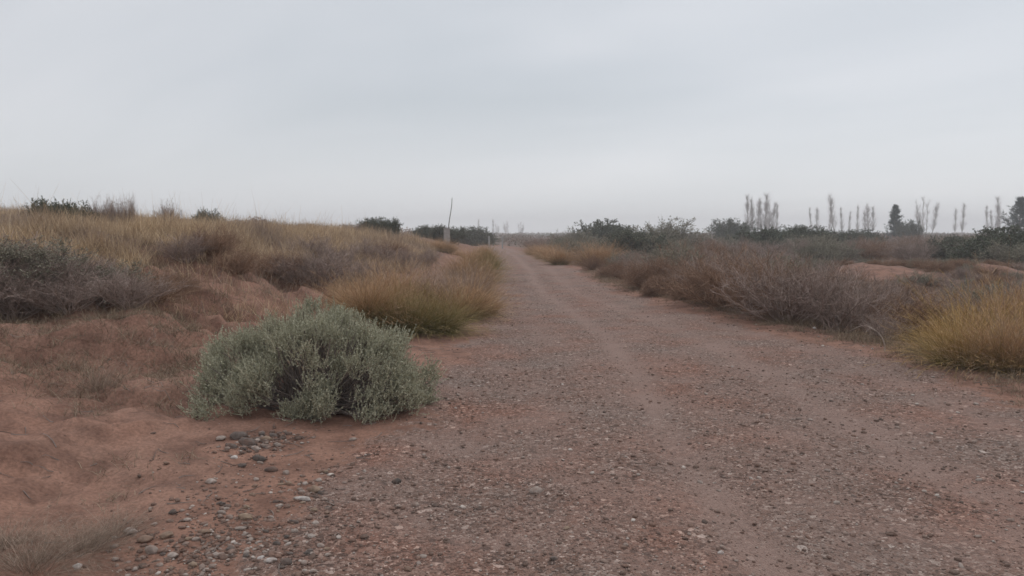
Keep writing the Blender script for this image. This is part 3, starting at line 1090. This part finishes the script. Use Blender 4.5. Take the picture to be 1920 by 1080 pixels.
# left bank: dark grey thicket at the picture's left edge
for px, py, h, kd, lb in (
        (20, 600, 0.75, 'grey', 'dark grey bare shrub at the left picture edge above the sand'), (70, 585, 0.72, 'grey', 'dark grey bare shrub second from the left picture edge'),
        (130, 596, 0.62, 'grey', 'grey bare shrub in the left thicket, third from the picture edge'), (185, 578, 0.7, 'greyg', 'grey green shrub in the left thicket'),
        (240, 578, 0.62, 'grey', 'grey bare shrub right of the grey green one in the left thicket'), (290, 572, 0.55, 'brown', 'brown low shrub at the right end of the left thicket'),
        (-40, 590, 0.8, 'grey', 'dark grey bare shrub cut by the left picture edge'), (45, 560, 0.8, 'greyg', 'grey green shrub in the second row of the left thicket'),
        (100, 560, 0.75, 'grey', 'grey bare shrub in the second row of the left thicket'), (330, 560, 0.4, 'brown', 'small brown shrub at the end of the left thicket'),
        (10, 545, 0.9, 'grey', 'tall grey shrub behind the left thicket'), (160, 555, 0.6, 'grey', 'grey shrub behind the grey green one in the left thicket')):
    x, y, z = gp(px, py)
    shrub(kd, x, y, h * 0.66, lb, 'grey shrubs of the thicket on the left bank', 1.5)
for px, py, h, kd, lb in (
        (560, 540, 0.62, 'grey', 'grey brown shrub at the left end of the dark thicket above the bare sand'), (600, 545, 0.75, 'grey', 'dark shrub in the middle of the thicket above the bare sand'),
        (640, 548, 0.7, 'grey', 'dark grey shrub right of the middle of the thicket above the bare sand'), (690, 535, 0.6, 'grey', 'grey shrub behind the orange grasses'),
        (520, 520, 0.5, 'brown', 'low brown shrub left of the dark thicket above the bare sand'), (620, 520, 0.85, 'grey', 'tall dark grey shrub at the back of the thicket'),
        (750, 510, 0.7, 'grey', 'grey shrub behind the pale pinkish grass'), (800, 500, 0.7, 'grey', 'grey shrub on the bank above the far grasses'),
        (580, 500, 0.7, 'grey', 'grey shrub behind the dark thicket'), (690, 500, 0.8, 'grey', 'grey shrub on the bank between thicket and far grasses'),
        (445, 515, 0.45, 'brown', 'low brown shrub above the bare red patch'), (730, 495, 0.75, 'brown', 'brown shrub on the bank behind the grey ones'),
        (350, 500, 0.5, 'grey', 'low grey shrub amid the straw grass'), (400, 485, 0.55, 'brown', 'brown shrub amid the straw grass')):
    x, y, z = gp(px, py)
    shrub(kd, x, y, h * 0.82, lb, 'dark shrubs on the left bank', 1.35)
# skyline of the left bank: given distance and top row
for px, d, top, kd, wd, lb in (
        (100, 17, 381, 'ever', 0.9, 'green leafy shrub rising above the straw grass on the left skyline'), (135, 17.5, 384, 'ever', 0.8, 'small green shrub right beside the leafy one on the left skyline'),
        (15, 15, 400, 'grey', 1.6, 'dark shrub at the left end of the skyline'), (50, 16, 402, 'grey', 1.3, 'grey shrub left of the green skyline shrub'),
        (195, 18, 374, 'grey', 0.5, 'thin bare twiggy shrub on the left skyline, left of three'), (222, 18, 377, 'grey', 0.45, 'thin bare twiggy shrub on the left skyline, middle of three'),
        (242, 18, 373, 'grey', 0.4, 'thin bare twiggy shrub on the left skyline, right of three'), (322, 20, 380, 'grey', 0.6, 'faint bare shrub above the straw crest'),
        (392, 32, 397, 'ever', 0.7, 'small dark leafy shrub on the straw crest'),
        (690, 38, 413, 'ever', 0.8, 'dark leafy shrub on the skyline, left of the row of three'), (712, 38, 412, 'ever', 0.8, 'dark leafy shrub on the skyline, middle of the row of three'),
        (733, 38, 413, 'ever', 0.7, 'dark leafy shrub on the skyline, right of the row of three'),
        (660, 34, 419, 'grey', 1.2, 'grey shrub just left of the dark leafy skyline row')):
    x, y, z = at(px, d)
    h = zrow(d, top) - z
    shrub(kd, x, y, max(h, 0.3), lb, 'shrubs on the left skyline', wd)
for px, d, top, lb in ((795, 62, 426, 'dark evergreen bush left of the concrete pillar'), (820, 60, 425, 'dark evergreen bush directly behind the concrete pillar'),
                       (848, 64, 429, 'dark evergreen bush right of the concrete pillar'), (888, 90, 429, 'dark rounded bush between pillar and road end'),
                       (905, 95, 436, 'low dark bush beside the rounded one near the road end')):
    x, y, z = at(px, d)
    shrub('ever', x, y, zrow(d, top) - z, lb, 'dark bushes around the concrete pillar', 1.35)

# right side: named ones
for px, py, h, wd, kd, lb in (
        (1233, 554, 0.5, 0.8, 'round', 'round brown low shrub on the right verge, left of a pair'), (1285, 562, 0.4, 0.85, 'round', 'round brown low shrub on the right verge, right of a pair'),
        (1150, 520, 0.5, 1.2, 'round', 'brown mounded shrub at the right road edge before the pair of round ones'), (1110, 507, 0.62, 1.2, 'brown', 'dark brown shrub at the right road edge'),
        (1085, 495, 0.6, 1.2, 'grey', 'dark purplish shrub at the right road edge'), (1125, 500, 0.9, 1.2, 'brown', 'brown shrub in front of the orange grass rise')):
    x, y, z = gp(px, py)
    shrub(kd, x, y, h, lb, 'low shrubs on the right verge', wd)
for px, d, top, wd, kd, lb in (
        (1130, 75, 419, 1.3, 'ever', 'dark domed bush, highest on the skyline right of the road end'), (1162, 72, 428, 1.0, 'ever', 'dark bush right beside the domed one'),
        (1250, 62, 419, 1.5, 'greyg', 'pale green domed shrub on the skyline'), (1220, 60, 428, 1.3, 'greyg', 'pale green shrub left of the domed pale one'),
        (1190, 46, 436, 1.3, 'ever', 'dark bush right of the bright orange grass'), (1075, 66, 434, 1.4, 'greyg', 'grey green shrub near the road end'),
        (1430, 58, 432, 1.3, 'ever', 'dark evergreen at the left end of the dark row below the poplars'), (1462, 60, 430, 1.3, 'ever', 'second dark evergreen in the dark row below the poplars'),
        (1500, 60, 430, 1.3, 'ever', 'dark evergreen in the middle of the dark row'), (1530, 64, 431, 1.3, 'ever', 'dark evergreen right of the middle of the dark row'),
        (1480, 56, 442, 1.4, 'ever', 'low dark evergreen in front of the dark row'), (1445, 54, 447, 1.4, 'ever', 'lower dark evergreen in front of the dark row at its left'),
        (1590, 80, 436, 1.4, 'ever', 'dark low evergreen beyond the sand patch'), (1620, 82, 434, 1.3, 'ever', 'dark evergreen right of the low one beyond the sand patch'),
        (1370, 110, 416, 1.2, 'ever', 'bushy evergreen left of the tall poplar row'), (1702, 128, 418, 0.8, 'ever', 'small evergreen right at the foot of the conical conifer'),
        (1880, 38, 438, 1.5, 'ever', 'big dark shrub at the right picture edge below the conifer'), (1915, 37, 434, 1.5, 'ever', 'big dark shrub cut by the right picture edge'),
        (1848, 40, 450, 1.3, 'greyg', 'grey green shrub at the left of the big dark ones'), (1870, 35, 448, 1.4, 'ever', 'dark shrub between the grey green one and the big dark ones at the right edge'), (1895, 33, 458, 1.2, 'greyg', 'dark grey shrub in front of the big dark ones')):
    x, y, z = at(px, d)
    shrub(kd, x, y, zrow(d, top) - z, lb, 'larger bushes of the plain right of the road', wd)

# right side: the thicket, scattered
pts = []
tries = 0
mound = [(12.9, 25.8, 1.75, 3.0), (17.2, 26.0, 1.2, 2.6), (4.2, 18.0, 1.0, 1.2)]
while len(pts) < 250 and tries < 40000:
    tries += 1
    if len(pts) < 80:
        y = rng.uniform(8.6, 22)
    else:
        y = 9 * (75 / 9) ** rng.uniform(0.35, 1)
    x = rng.uniform(-1, 0.72 * y)
    ur = x - float(RE(y))
    if ur < (0.55 if y < 30 else 0.9):
        continue
    px, _ = proj(x, y, 0)
    if px > 1960 or (px > 1715 and y < 11.5):
        continue
    if 1195 < px < 1345 and y < 19.5:
        continue
    inside = any(((x - a) / c) ** 2 + ((y - b) / d) ** 2 < 1 for a, b, c, d in mound)
    if inside and rng.uniform() > 0.05:
        continue
    md = 0.42 + y * 0.022
    if any((x - a) ** 2 + (y - b) ** 2 < md * md for a, b, *_ in pts):
        continue
    pts.append((x, y, px))
for x, y, px in pts:
    z = float(H(x, y))
    if y < 24:
        lim = np.interp(px, [1000, 1150, 1250, 1300, 1400, 1500, 1590, 1650, 1700, 1920], [480, 502, 500, 476, 474, 482, 510, 534, 546, 540]) + rng.choice([-12, 0, 12, 36, 52]) + rng.uniform(-6, 6)
        kd = ['grey', 'brown', 'grey', 'greyg' if rng.uniform() < 0.4 else 'grey', 'brown'][int(np.clip((vn(np.array(x * 0.45), np.array(y * 0.45), 77) * 1.3 - 0.15) * 5 + rng.normal() * 0.7, 0, 4))]
        if px > 1560 and y < 13:
            kd = rng.choice(['grey', 'grey', 'grey', 'grey', 'brown'])
        gname, lbz = 'dry shrubs of the thicket beside the road', 'in the dense thicket along the right verge'
    elif y < 42:
        lim = np.interp(px, [1000, 1090, 1110, 1160, 1200, 1400, 1500, 1560, 1700, 1920], [462, 465, 480, 480, 455, 462, 470, 488, 484, 478]) + rng.uniform(0, 22)
        kd = rng.choice(['grey', 'grey', 'brown', 'greyg'])
        gname, lbz = 'scrub behind the verge thicket', 'in the scrub behind the verge thicket'
        if px > 1560 and y < 34:
            lim = max(lim, 500)
    else:
        lim = 441 + rng.uniform(0, 14)
        kd = rng.choice(['greyg', 'grey', 'brown', 'greyg', 'brown', 'greyg' if px < 1400 else 'ever'])
        gname, lbz = 'scrub on the plain beyond the sand patches', 'on the plain below the skyline'
    h = zrow(y, lim) - z
    h = float(np.clip(h, 0.28, 1.5 if y > 24 else 1.05))
    if y < 24:
        fr = 'in the front row ' if x - float(RE(y)) < 1.5 else 'set back in the thicket '
        zn = next(t_ for lim_, t_ in ((1110, 'beside the far orange clumps'), (1200, 'before the round brown pair'), (1350, 'behind the round brown pair'), (1480, 'below the tall poplar row'),
                                      (1600, 'below the single tall poplar'), (1720, 'below the conical conifer'), (9999, 'behind the yellow grass')) if px < lim_)
        lbz = fr + zn
    elif y < 42:
        zn = next(t_ for lim_, t_ in ((1200, 'near the bright orange pair'), (1400, 'left of the poplar row'), (1560, 'below the dark evergreen row'), (1730, 'around the first sand patch'), (9999, 'around the right sand patch')) if px < lim_)
        lbz = 'in the scrub behind the verge thicket, ' + zn
    else:
        zn = next(t_ for lim_, t_ in ((1100, 'near the road end'), (1330, 'between road end and poplar row'), (1500, 'under the poplar row'), (1660, 'under the misty poplars'), (9999, 'around the conifers')) if px < lim_)
        lbz = 'on the plain below the skyline, ' + zn
    lb = {'grey': 'bare grey purple shrub ', 'brown': 'brown twiggy shrub ', 'greyg': 'grey green shrub ', 'ever': 'dull dark green shrub '}[kd] + lbz
    shrub(kd, x, y, h, lb, gname, rng.uniform(1.0, 1.45))

n_low = 0
for _ in range(2500):
    y = rng.uniform(13, 33)
    x = rng.uniform(0.40, 0.70) * y
    if any(((x - a) / c) ** 2 + ((y - b) / d) ** 2 < 1 for a, b, c, d in mound) or any((x - a) ** 2 + (y - b) ** 2 < 0.4 for a, b, *_ in pts) or (y < 14.5 and x > 8.6):
        continue
    pts.append((x, y, 0))
    z = float(H(x, y))
    kd = ['brown', 'grey', 'greyg', 'brown'][int(rng.integers(4))]
    h = min(float(rng.uniform(0.22, 0.55)), max(0.2, zrow(y, 512 if y < 24 else 486) - z))
    shrub(kd, x, y, h, {'grey': 'low bare grey shrub', 'brown': 'low dense brown shrub', 'greyg': 'low grey green shrub'}[kd] + ' around the red sand patches right of the thicket', 'low shrubs around the red sand patches', rng.uniform(1.3, 1.9))
    n_low += 1
    if n_low >= 110:
        break

# ------------------------------------------------------------------ grass on the left bank (stuff)
def blades(g, x, y, h, wd, lean=0.35, K=4, droop=0.12):
    n = len(x)
    B = np.stack([x, y, H(x, y) - 0.01], 1)
    D = np.stack([rng.normal(size=n) * lean, rng.normal(size=n) * lean, np.ones(n)], 1)
    d = unit(D)
    P = np.zeros((n, K, 3))
    P[:, 0] = B
    for k in range(1, K):
        d = unit(d + np.array([0, 0, -droop]) + rng.normal(size=(n, 3)) * 0.10)
        P[:, k] = P[:, k - 1] + d * (h / (K - 1))[:, None]
    prof = np.linspace(1, 0.25, K)[None]
    ribbons(g, P, prof * np.asarray(wd).reshape(-1, 1))


gs = G()
n = 330000
y = 7.6 * (46 / 7.6) ** rng.uniform(0, 1, n)
x = -rng.uniform(0.1, 0.78, n) * y
ul = LE(y) - x
den = ss(ul, 1.7, 3.6) * ss(y, 8.2, 10.5)
# tufty
tf = fbm(x * 2.6, y * 2.6, 301, 3)
den *= ss(tf, -0.45, 0.15) * (0.55 + 0.8 * ss(fbm(x * 0.5, y * 0.5, 302, 2), -0.4, 0.2))
for p in PATCH[3:]:
    den *= 1 - 0.93 * patch(x, y, *p)
den *= 1 - 0.9 * np.clip(patch(x, y, -3.8, 47, 2.6, 8), 0, 1)
k = rng.uniform(size=n) < den
x, y, tf = x[k], y[k], tf[k]
h = 1.12 * (0.13 + 0.22 * rng.uniform(size=len(x)) + 0.2 * ss(tf, -0.1, 0.5)) * (0.75 + 0.35 * ss(y, 9, 16))
h *= 1 + 0.9 * (rng.uniform(size=len(x)) > 0.985)
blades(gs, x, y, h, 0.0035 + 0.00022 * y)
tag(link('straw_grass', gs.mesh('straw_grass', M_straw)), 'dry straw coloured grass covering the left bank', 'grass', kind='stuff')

# low weeds on the sand and verges
gw = G()
cl = []
for i in range(1500):
    s = rng.uniform()
    if s < 0.8:
        yy = rng.uniform(4.2, 11.5)
        xx = -rng.uniform(0.2, 0.8) * yy
        if float(LE(yy)) - xx < 1.3 or (abs(xx + 1.65) < 1.1 and abs(yy - 6.6) < 0.9) or (rng.uniform() > ss(yy - xx * 0.35, 6.5, 10.0) + 0.03):
            continue
        hh = rng.uniform(0.05, 0.2)
        if float(patch(xx, yy, *PATCH[3])) > rng.uniform(0, 1.3):
            continue
    else:
        yy = rng.uniform(6.5, 30)
        xx = float(RE(yy)) + abs(rng.normal(0.5, 0.3))
        hh = rng.uniform(0.05, 0.16)
    m = int(rng.integers(40, 150))
    cl.append((xx + rng.normal(size=m) * 0.1, yy + rng.normal(size=m) * 0.1, hh * rng.uniform(0.4, 1.2, m)))
x = np.concatenate([c[0] for c in cl])
y = np.concatenate([c[1] for c in cl])
h = np.concatenate([c[2] for c in cl])
blades(gw, x, y, h, 0.0045, lean=0.8, K=4, droop=0.2)
# short stubble under the scrub
n = 100000
y = 9 * (40 / 9) ** rng.uniform(0, 1, n)
x = rng.uniform(0.02, 0.74, n) * y
k = (x - RE(y) > 0.45 + 0.4 * fbm(x * 1.5, y * 1.5, 5, 2))
for p in PATCH[:2]:
    k &= patch(x, y, *p) < rng.uniform(0.02, 0.6, n)
k &= vn(x * 2.2, y * 2.2, 333) > 0.28
x, y = x[k], y[k]
blades(gw, x, y, rng.uniform(0.06, 0.26, len(x)), 0.003 + 0.0002 * y, lean=0.6)
tag(link('dry_weeds', gw.mesh('dry_weeds', M_fine)), 'low dry weeds and stubble scattered over the sand', 'weeds', kind='stuff')

# ------------------------------------------------------------------ far scrub of the plain (stuff)
gf = G()
n = 2600
d = 55 * (650 / 55) ** rng.uniform(0, 1, n)
x = rng.uniform(-0.72, 0.78, n) * d
hh = rng.uniform(0.7, 1.9, n) * (0.6 + 0.5 * ss(d, 60, 220))
k = ((x - RE(d)) > 3) | (((LE(d) - x) > 3) & (d > 90))
d, x, hh = d[k], x[k], hh[k]
n = len(d)
m = 130
u = rng.normal(size=(n, m, 3))
u = unit(u) * rng.uniform(0.35, 1, (n, m, 1)) ** 0.5
u[..., 2] = np.abs(u[..., 2])
wid = hh * rng.uniform(0.8, 2.2, n)
C = u * np.stack([wid, wid, hh * 0.95], 1)[:, None, :] + np.stack([x, d, H(x, d)], 1)[:, None, :]
sz = (0.16 + 0.0009 * d)[:, None] * rng.uniform(0.6, 1.3, (n, m))
leaves(gf, C.reshape(-1, 3), (u + rng.normal(size=u.shape) * 0.5).reshape(-1, 3), sz.ravel(), sz.ravel() * 0.6)
tag(link('far_scrub', gf.mesh('far_scrub', M_farscrub)), 'grey green scrub covering the far plain up to the skyline', 'scrub', kind='stuff')


# ------------------------------------------------------------------ poplars (unit: 10 m high) and conifers
def poplar(seed, wide=0.5, multi=1):
    global rng
    keep, rng = rng, np.random.default_rng(seed)
    t = thing('poplar_tree', '', 'tree')
    g = G()
    B = np.zeros((multi, 3)) + rng.normal(size=(multi, 3)) * (0.4, 0.4, 0) * (multi > 1)
    D = np.tile([0, 0, 1.0], (multi, 1)) + rng.normal(size=(multi, 3)) * (0.07, 0.07, 0) * (1 + 1.2 * (multi > 1))
    T = grow(B, D, np.linspace(10, 7, multi), 9, 0.02, 0.08)
    tubes(g, T, np.linspace(0.12, 0.02, 9)[None], 7)
    link('trunk', g.mesh('poplar_trunk', M_poplar, True), t)
    gc = G()
    B1, D1 = kids(T, 60 // multi + 10, 0.16, 0.97, 0.0)
    a = rng.uniform(0, 6.283, len(B1))
    D1 = np.stack([np.cos(a) * wide, np.sin(a) * wide, np.ones(len(a))], 1)
    P1 = grow(B1, D1, rng.uniform(0.9, 3.0, len(B1)) * (1.15 - B1[:, 2] / 12), 5, 0.08, 0.12)
    tubes(gc, P1, np.linspace(0.028, 0.009, 5)[None], 4)
    B2, D2 = kids(P1, 16, 0.2, 1.0, 0.5)
    P2 = grow(B2, D2, rng.uniform(0.3, 1.1, len(B2)), 3, 0.12, 0.15)
    tubes(gc, P2, np.linspace(0.008, 0.004, 3)[None], 3)
    link('crown', gc.mesh('poplar_crown', M_poplar), t)
    rng = keep
    return t


POP = [poplar(401, 0.3), poplar(402, 0.42), poplar(403, 0.5, 5)]
POPB = [poplar(404, 0.34), poplar(405, 0.5, 3)]
GP_ = {'row': 'bare poplars of the tall row on the skyline', 'mid': 'bare poplars right of the tall row', 'right': 'faint poplars near the right picture edge', 'far': 'faint poplars beyond the road end', 'low': 'low bare trees left of the tall row'}
for px, d, top, k, gk, lb in (
        (1400, 235, 373, 0, 'row', 'bare poplar at the left end of the tall row on the skyline'), (1408, 238, 380, 0, 'row', 'second bare poplar from the left in the tall row'),
        (1413, 240, 388, 1, 'row', 'third bare poplar from the left in the tall row'), (1420, 236, 378, 1, 'row', 'fourth bare poplar from the left in the tall row'),
        (1426, 242, 384, 0, 'row', 'fifth bare poplar from the left in the tall row'), (1432, 235, 371, 0, 'row', 'tallest bare poplar of the tall row'),
        (1438, 240, 382, 1, 'row', 'bare poplar just right of the tallest in the tall row'), (1445, 238, 386, 0, 'row', 'last but one bare poplar at the right of the tall row'),
        (1454, 240, 390, 0, 'row', 'slightly leaning bare poplar at the right end of the tall row'),
        (1332, 240, 420, 1, 'low', 'low bare tree at the left end of the skyline row'), (1339, 238, 415, 1, 'low', 'second low bare tree from the left end of the skyline row'),
        (1347, 240, 418, 0, 'low', 'third low bare tree from the left end of the skyline row'), (1357, 242, 420, 1, 'low', 'fourth low bare tree, left of the bushy evergreen'),
        (1522, 290, 395, 0, 'mid', 'faint thin poplar, left of a pair right of the tall row'), (1531, 290, 397, 0, 'mid', 'faint thin poplar, right of a pair right of the tall row'),
        (1551, 270, 402, 1, 'mid', 'short bare poplar left of the single tall one'), (1565, 240, 370, 1, 'mid', 'single tall bare poplar with a forked crown'),
        (1578, 290, 395, 0, 'mid', 'faint poplar just right of the single tall one'), (1590, 290, 402, 0, 'mid', 'faint short poplar between the tall one and the misty group'),
        (1606, 280, 393, 0, 'mid', 'thin poplar at the left of the misty group'), (1618, 285, 398, 1, 'mid', 'poplar in the middle of the misty group'),
        (1628, 290, 388, 1, 'mid', 'tallest poplar in the misty group left of the conifer'), (1635, 285, 394, 0, 'mid', 'poplar at the right of the misty group'),
        (1731, 260, 376, 2, 'right', 'broad bare tree right of the conical conifer'), (1744, 270, 386, 1, 'right', 'bare tree right beside the broad bare one'),
        (1788, 300, 398, 0, 'right', 'faint shorter poplar of the pair between conifers'), (1801, 290, 389, 0, 'right', 'faint taller poplar of the pair between conifers'),
        (1850, 300, 392, 0, 'right', 'faint poplar left of the right conifer, farthest left of four'), (1860, 300, 400, 0, 'right', 'short faint poplar left of the right conifer'),
        (1868, 270, 376, 0, 'right', 'tallest poplar left of the right conifer'), (1875, 300, 395, 1, 'right', 'faint poplar nearest to the right conifer'),
        (896, 420, 415, 1, 'far', 'faint poplar above the dark rounded bush left of the road end'), (925, 430, 417, 0, 'far', 'faint pointed poplar beyond the road end'),
        (934, 440, 423, 1, 'far', 'low faint poplar right of the pointed one'), (951, 430, 419, 2, 'far', 'faint bare tree beyond the road end, left of two'), (975, 430, 421, 2, 'far', 'faint bare tree beyond the road end, right of two')):
    x, y, z = at(px, d)
    h = zrow(d, top - 4) - z
    pr = POPB[0] if (k == 0 and rng.uniform() < 0.5) else (POPB[1] if (k == 1 and rng.uniform() < 0.5) else POP[k])
    wv = rng.uniform(0.85, 1.45)
    tr_ = place(pr, lb, 'tree', (x, y, z - 0.1), sc=(h / 10 * wv, h / 10 * wv, h / 10), group=GP_[gk])
    tr_.rotation_euler[0] = rng.normal() * 0.025
    tr_.rotation_euler[1] = rng.normal() * 0.025


def conifer(label, px, d, top, base_w, seed, gaps=True, lean=0.0, cone=1.0):
    global rng
    keep, rng = rng, np.random.default_rng(seed)
    x, y, z = at(px, d)
    h = zrow(d, top) - z
    t = thing('conifer_tree', label, 'tree', (x, y, z), group=None)
    g = G()
    T = grow(np.zeros((1, 3)), np.array([[lean, 0, 1.0]]), h * 0.97, 8, 0.015)
    tubes(g, T, np.linspace(h * 0.022, 0.02, 8)[None], 8)
    nb = 230
    q = np.linspace(0.05, 0.985, nb) * 7
    i_ = np.clip(q.astype(int), 0, 6)
    B = T[0, i_] * (1 - (q - i_))[:, None] + T[0, i_ + 1] * (q - i_)[:, None]
    hh_ = (B[:, 2] / h)
    a = rng.uniform(0, 6.283, len(B))
    rad = base_w * (0.12 + 0.88 * np.clip(1 - hh_, 0, 1)) * np.clip((1.02 - hh_) * 4, 0.1, 1) * cone * rng.uniform(0.45, 1.2, len(B)) * (0.75 + 0.25 * np.sin(hh_ * 23 + a * 2))
    D = np.stack([np.cos(a), np.sin(a), rng.uniform(0.1, 0.5, len(a))], 1)
    P = grow(B, D, rad, 6, 0.12, 0.07)
    tubes(g, P, np.linspace(0.03, 0.008, 6)[None], 4)
    link('trunk', g.mesh('conifer_trunk', M_bark, True), t)
    gc = G()
    B2, D2 = kids(P, 9, 0.3, 1.0, 0.6)
    P2 = grow(B2, D2, rng.uniform(0.2, 0.5, len(B2)), 3, 0.2, 0.1)
    B3, D3 = kids(P2, 14, 0.0, 1.0, 0.8)
    leaves(gc, B3, D3, rng.uniform(0.08, 0.2, len(B3)), rng.uniform(0.03, 0.06, len(B3)))
    link('crown', gc.mesh('conifer_crown', M_pine), t)
    rng = keep
    return t


conifer('dark conical conifer standing alone on the right skyline', 1677, 130, 384, 2.7, 501)
conifer('large bluish dark conifer cut by the right picture edge', 1908, 110, 370, 4.6, 502, cone=1.05)

# ------------------------------------------------------------------ concrete pillar, leaning pole, white posts
def box_bevel(name, sx, sy, sz, m, parent=None, bevel=0.01, taper=1.0):
    import bmesh
    bm = bmesh.new()
    bmesh.ops.create_cube(bm, size=1)
    for v_ in bm.verts:
        k_ = taper if v_.co.z > 0 else 1
        v_.co = Vector((v_.co.x * sx * k_, v_.co.y * sy * k_, (v_.co.z + 0.5) * sz))
    bmesh.ops.bevel(bm, geom=list(bm.edges), offset=bevel, segments=2, affect='EDGES')
    me = bpy.data.meshes.new(name)
    bm.to_mesh(me)
    bm.free()
    me.materials.append(m)
    return link(name, me, parent)


def plain(name, c1, c2, scale=8):
    m, t, b = new_mat(name)
    n_ = t.nodes.new('ShaderNodeTexNoise')
    n_.inputs['Scale'].default_value = scale
    n_.inputs['Detail'].default_value = 5
    tcn = t.nodes.new('ShaderNodeTexCoord')
    t.links.new(tcn.outputs['Object'], n_.inputs['Vector'])
    t.links.new(ramp(n_.outputs[0], [(0.3, c1), (0.7, c2)], t), b.inputs['Base Color'])
    return m


M_conc = plain('weathered concrete', (0.27, 0.25, 0.235), (0.4, 0.37, 0.35))
M_wood = plain('weathered pole wood', (0.1, 0.085, 0.075), (0.17, 0.15, 0.13))
M_post = plain('whitewashed post', (0.3, 0.29, 0.28), (0.4, 0.39, 0.38))
d = 42
x, y, z = at(838, d)
t = thing('concrete_pillar', 'square weathered grey concrete pillar standing in the grass left of the road end', 'pillar', (x, y, z), 0.15)
hp = zrow(d, 428) - z
box_bevel('shaft', 0.34, 0.34, hp - 0.05, M_conc, t, 0.012, 0.96)
cp = box_bevel('cap', 0.38, 0.38, 0.06, M_conc, t, 0.01)
cp.location = (0, 0, hp - 0.051)
d = 44
x, y, z = at(838, d)
hl = zrow(d, 373) - z
t = thing('leaning_pole', 'thin dark pole leaning to the right just behind the concrete pillar', 'pole', (x, y, z))
g = G()
K = 9
tt = np.linspace(0, 1, K)
P = np.stack([tt * 0.3 + 0.03 * np.sin(tt * 9), tt * 0.05, tt * hl], 1)[None]
tubes(g, P, np.linspace(0.036, 0.018, K)[None], 8)
link('shaft', g.mesh('pole_shaft', M_wood, True), t)
g = G()
P = np.array([[[0.29, 0.05, hl * 0.985], [0.31, 0.05, hl * 1.0], [0.33, 0.05, hl * 1.03]]])
tubes(g, P, np.array([[0.012, 0.01, 0.006]]), 5)
link('tip_wire', g.mesh('pole_tip', M_wood, True), t)
for px, lb, d in ((917, 'small white post, left of the two beyond the end of the track', 78), (942, 'small white post, right of the two beyond the end of the track', 74)):
    x, y, z = at(px, d)
    hh2 = zrow(d, 443.5) - z
    t = thing('white_post', lb, 'post', (x, y, z), 0.2, group='white posts at the end of the track')
    box_bevel('shaft', 0.12, 0.12, hh2 - 0.02, M_post, t, 0.01)
    c = box_bevel('cap', 0.14, 0.14, 0.05, M_post, t, 0.01)
    c.location = (0, 0, hh2 - 0.021)

# pale curved dead branch hanging out of the scrub
x, y, z = gp(1652, 660)
g = G()
tt = np.linspace(0, 1, 10)
P = np.stack([-0.30 * tt ** 1.7, 0.05 * tt, 0.02 + 0.42 * tt ** 0.75 - 0.1 * tt ** 3], 1)[None]
tubes(g, P, np.linspace(0.009, 0.004, 10)[None], 6)
B_, D_ = kids(P, 7, 0.3, 1, 0.6)
tubes(g, grow(B_, D_, rng.uniform(0.1, 0.22, len(B_)), 4, 0.15), np.linspace(0.004, 0.002, 4)[None], 4)
o = link('dead_branch', g.mesh('dead_branch', M_pale, True))
o.location = (x, y - 0.1, z)
tag(o, 'pale curved dead branch sticking out of the grey scrub on the right verge', 'branch')

# ------------------------------------------------------------------ haze
m = bpy.data.materials.new('haze')
m.use_nodes = True
t = m.node_tree
t.nodes.clear()
mo = t.nodes.new('ShaderNodeOutputMaterial')
pv = t.nodes.new('ShaderNodeVolumePrincipled')
pv.inputs['Color'].default_value = (0.97, 0.98, 1.0, 1)
pv.inputs['Density'].default_value = 0.0014
t.links.new(pv.outputs[0], mo.inputs['Volume'])
import bmesh
bm = bmesh.new()
bmesh.ops.create_cube(bm, size=1)
zt, zb = 20.0, float(Z.min()) - 1
for v_ in bm.verts:
    v_.co = Vector((v_.co.x * 2300, v_.co.y * 1200 + 430, (zt if v_.co.z > 0 else zb)))
me = bpy.data.meshes.new('haze')
bm.to_mesh(me)
bm.free()
me.materials.append(m)
o = link('haze', me)
o['kind'] = 'stuff'
o['label'] = 'thin grey haze over the plain'
o['category'] = 'haze'

# drop prototypes that were never placed
for o in list(S.objects):
    if o.type == 'EMPTY' and not o.get('label'):
        for c in list(o.children):
            bpy.data.objects.remove(c)
        bpy.data.objects.remove(o)
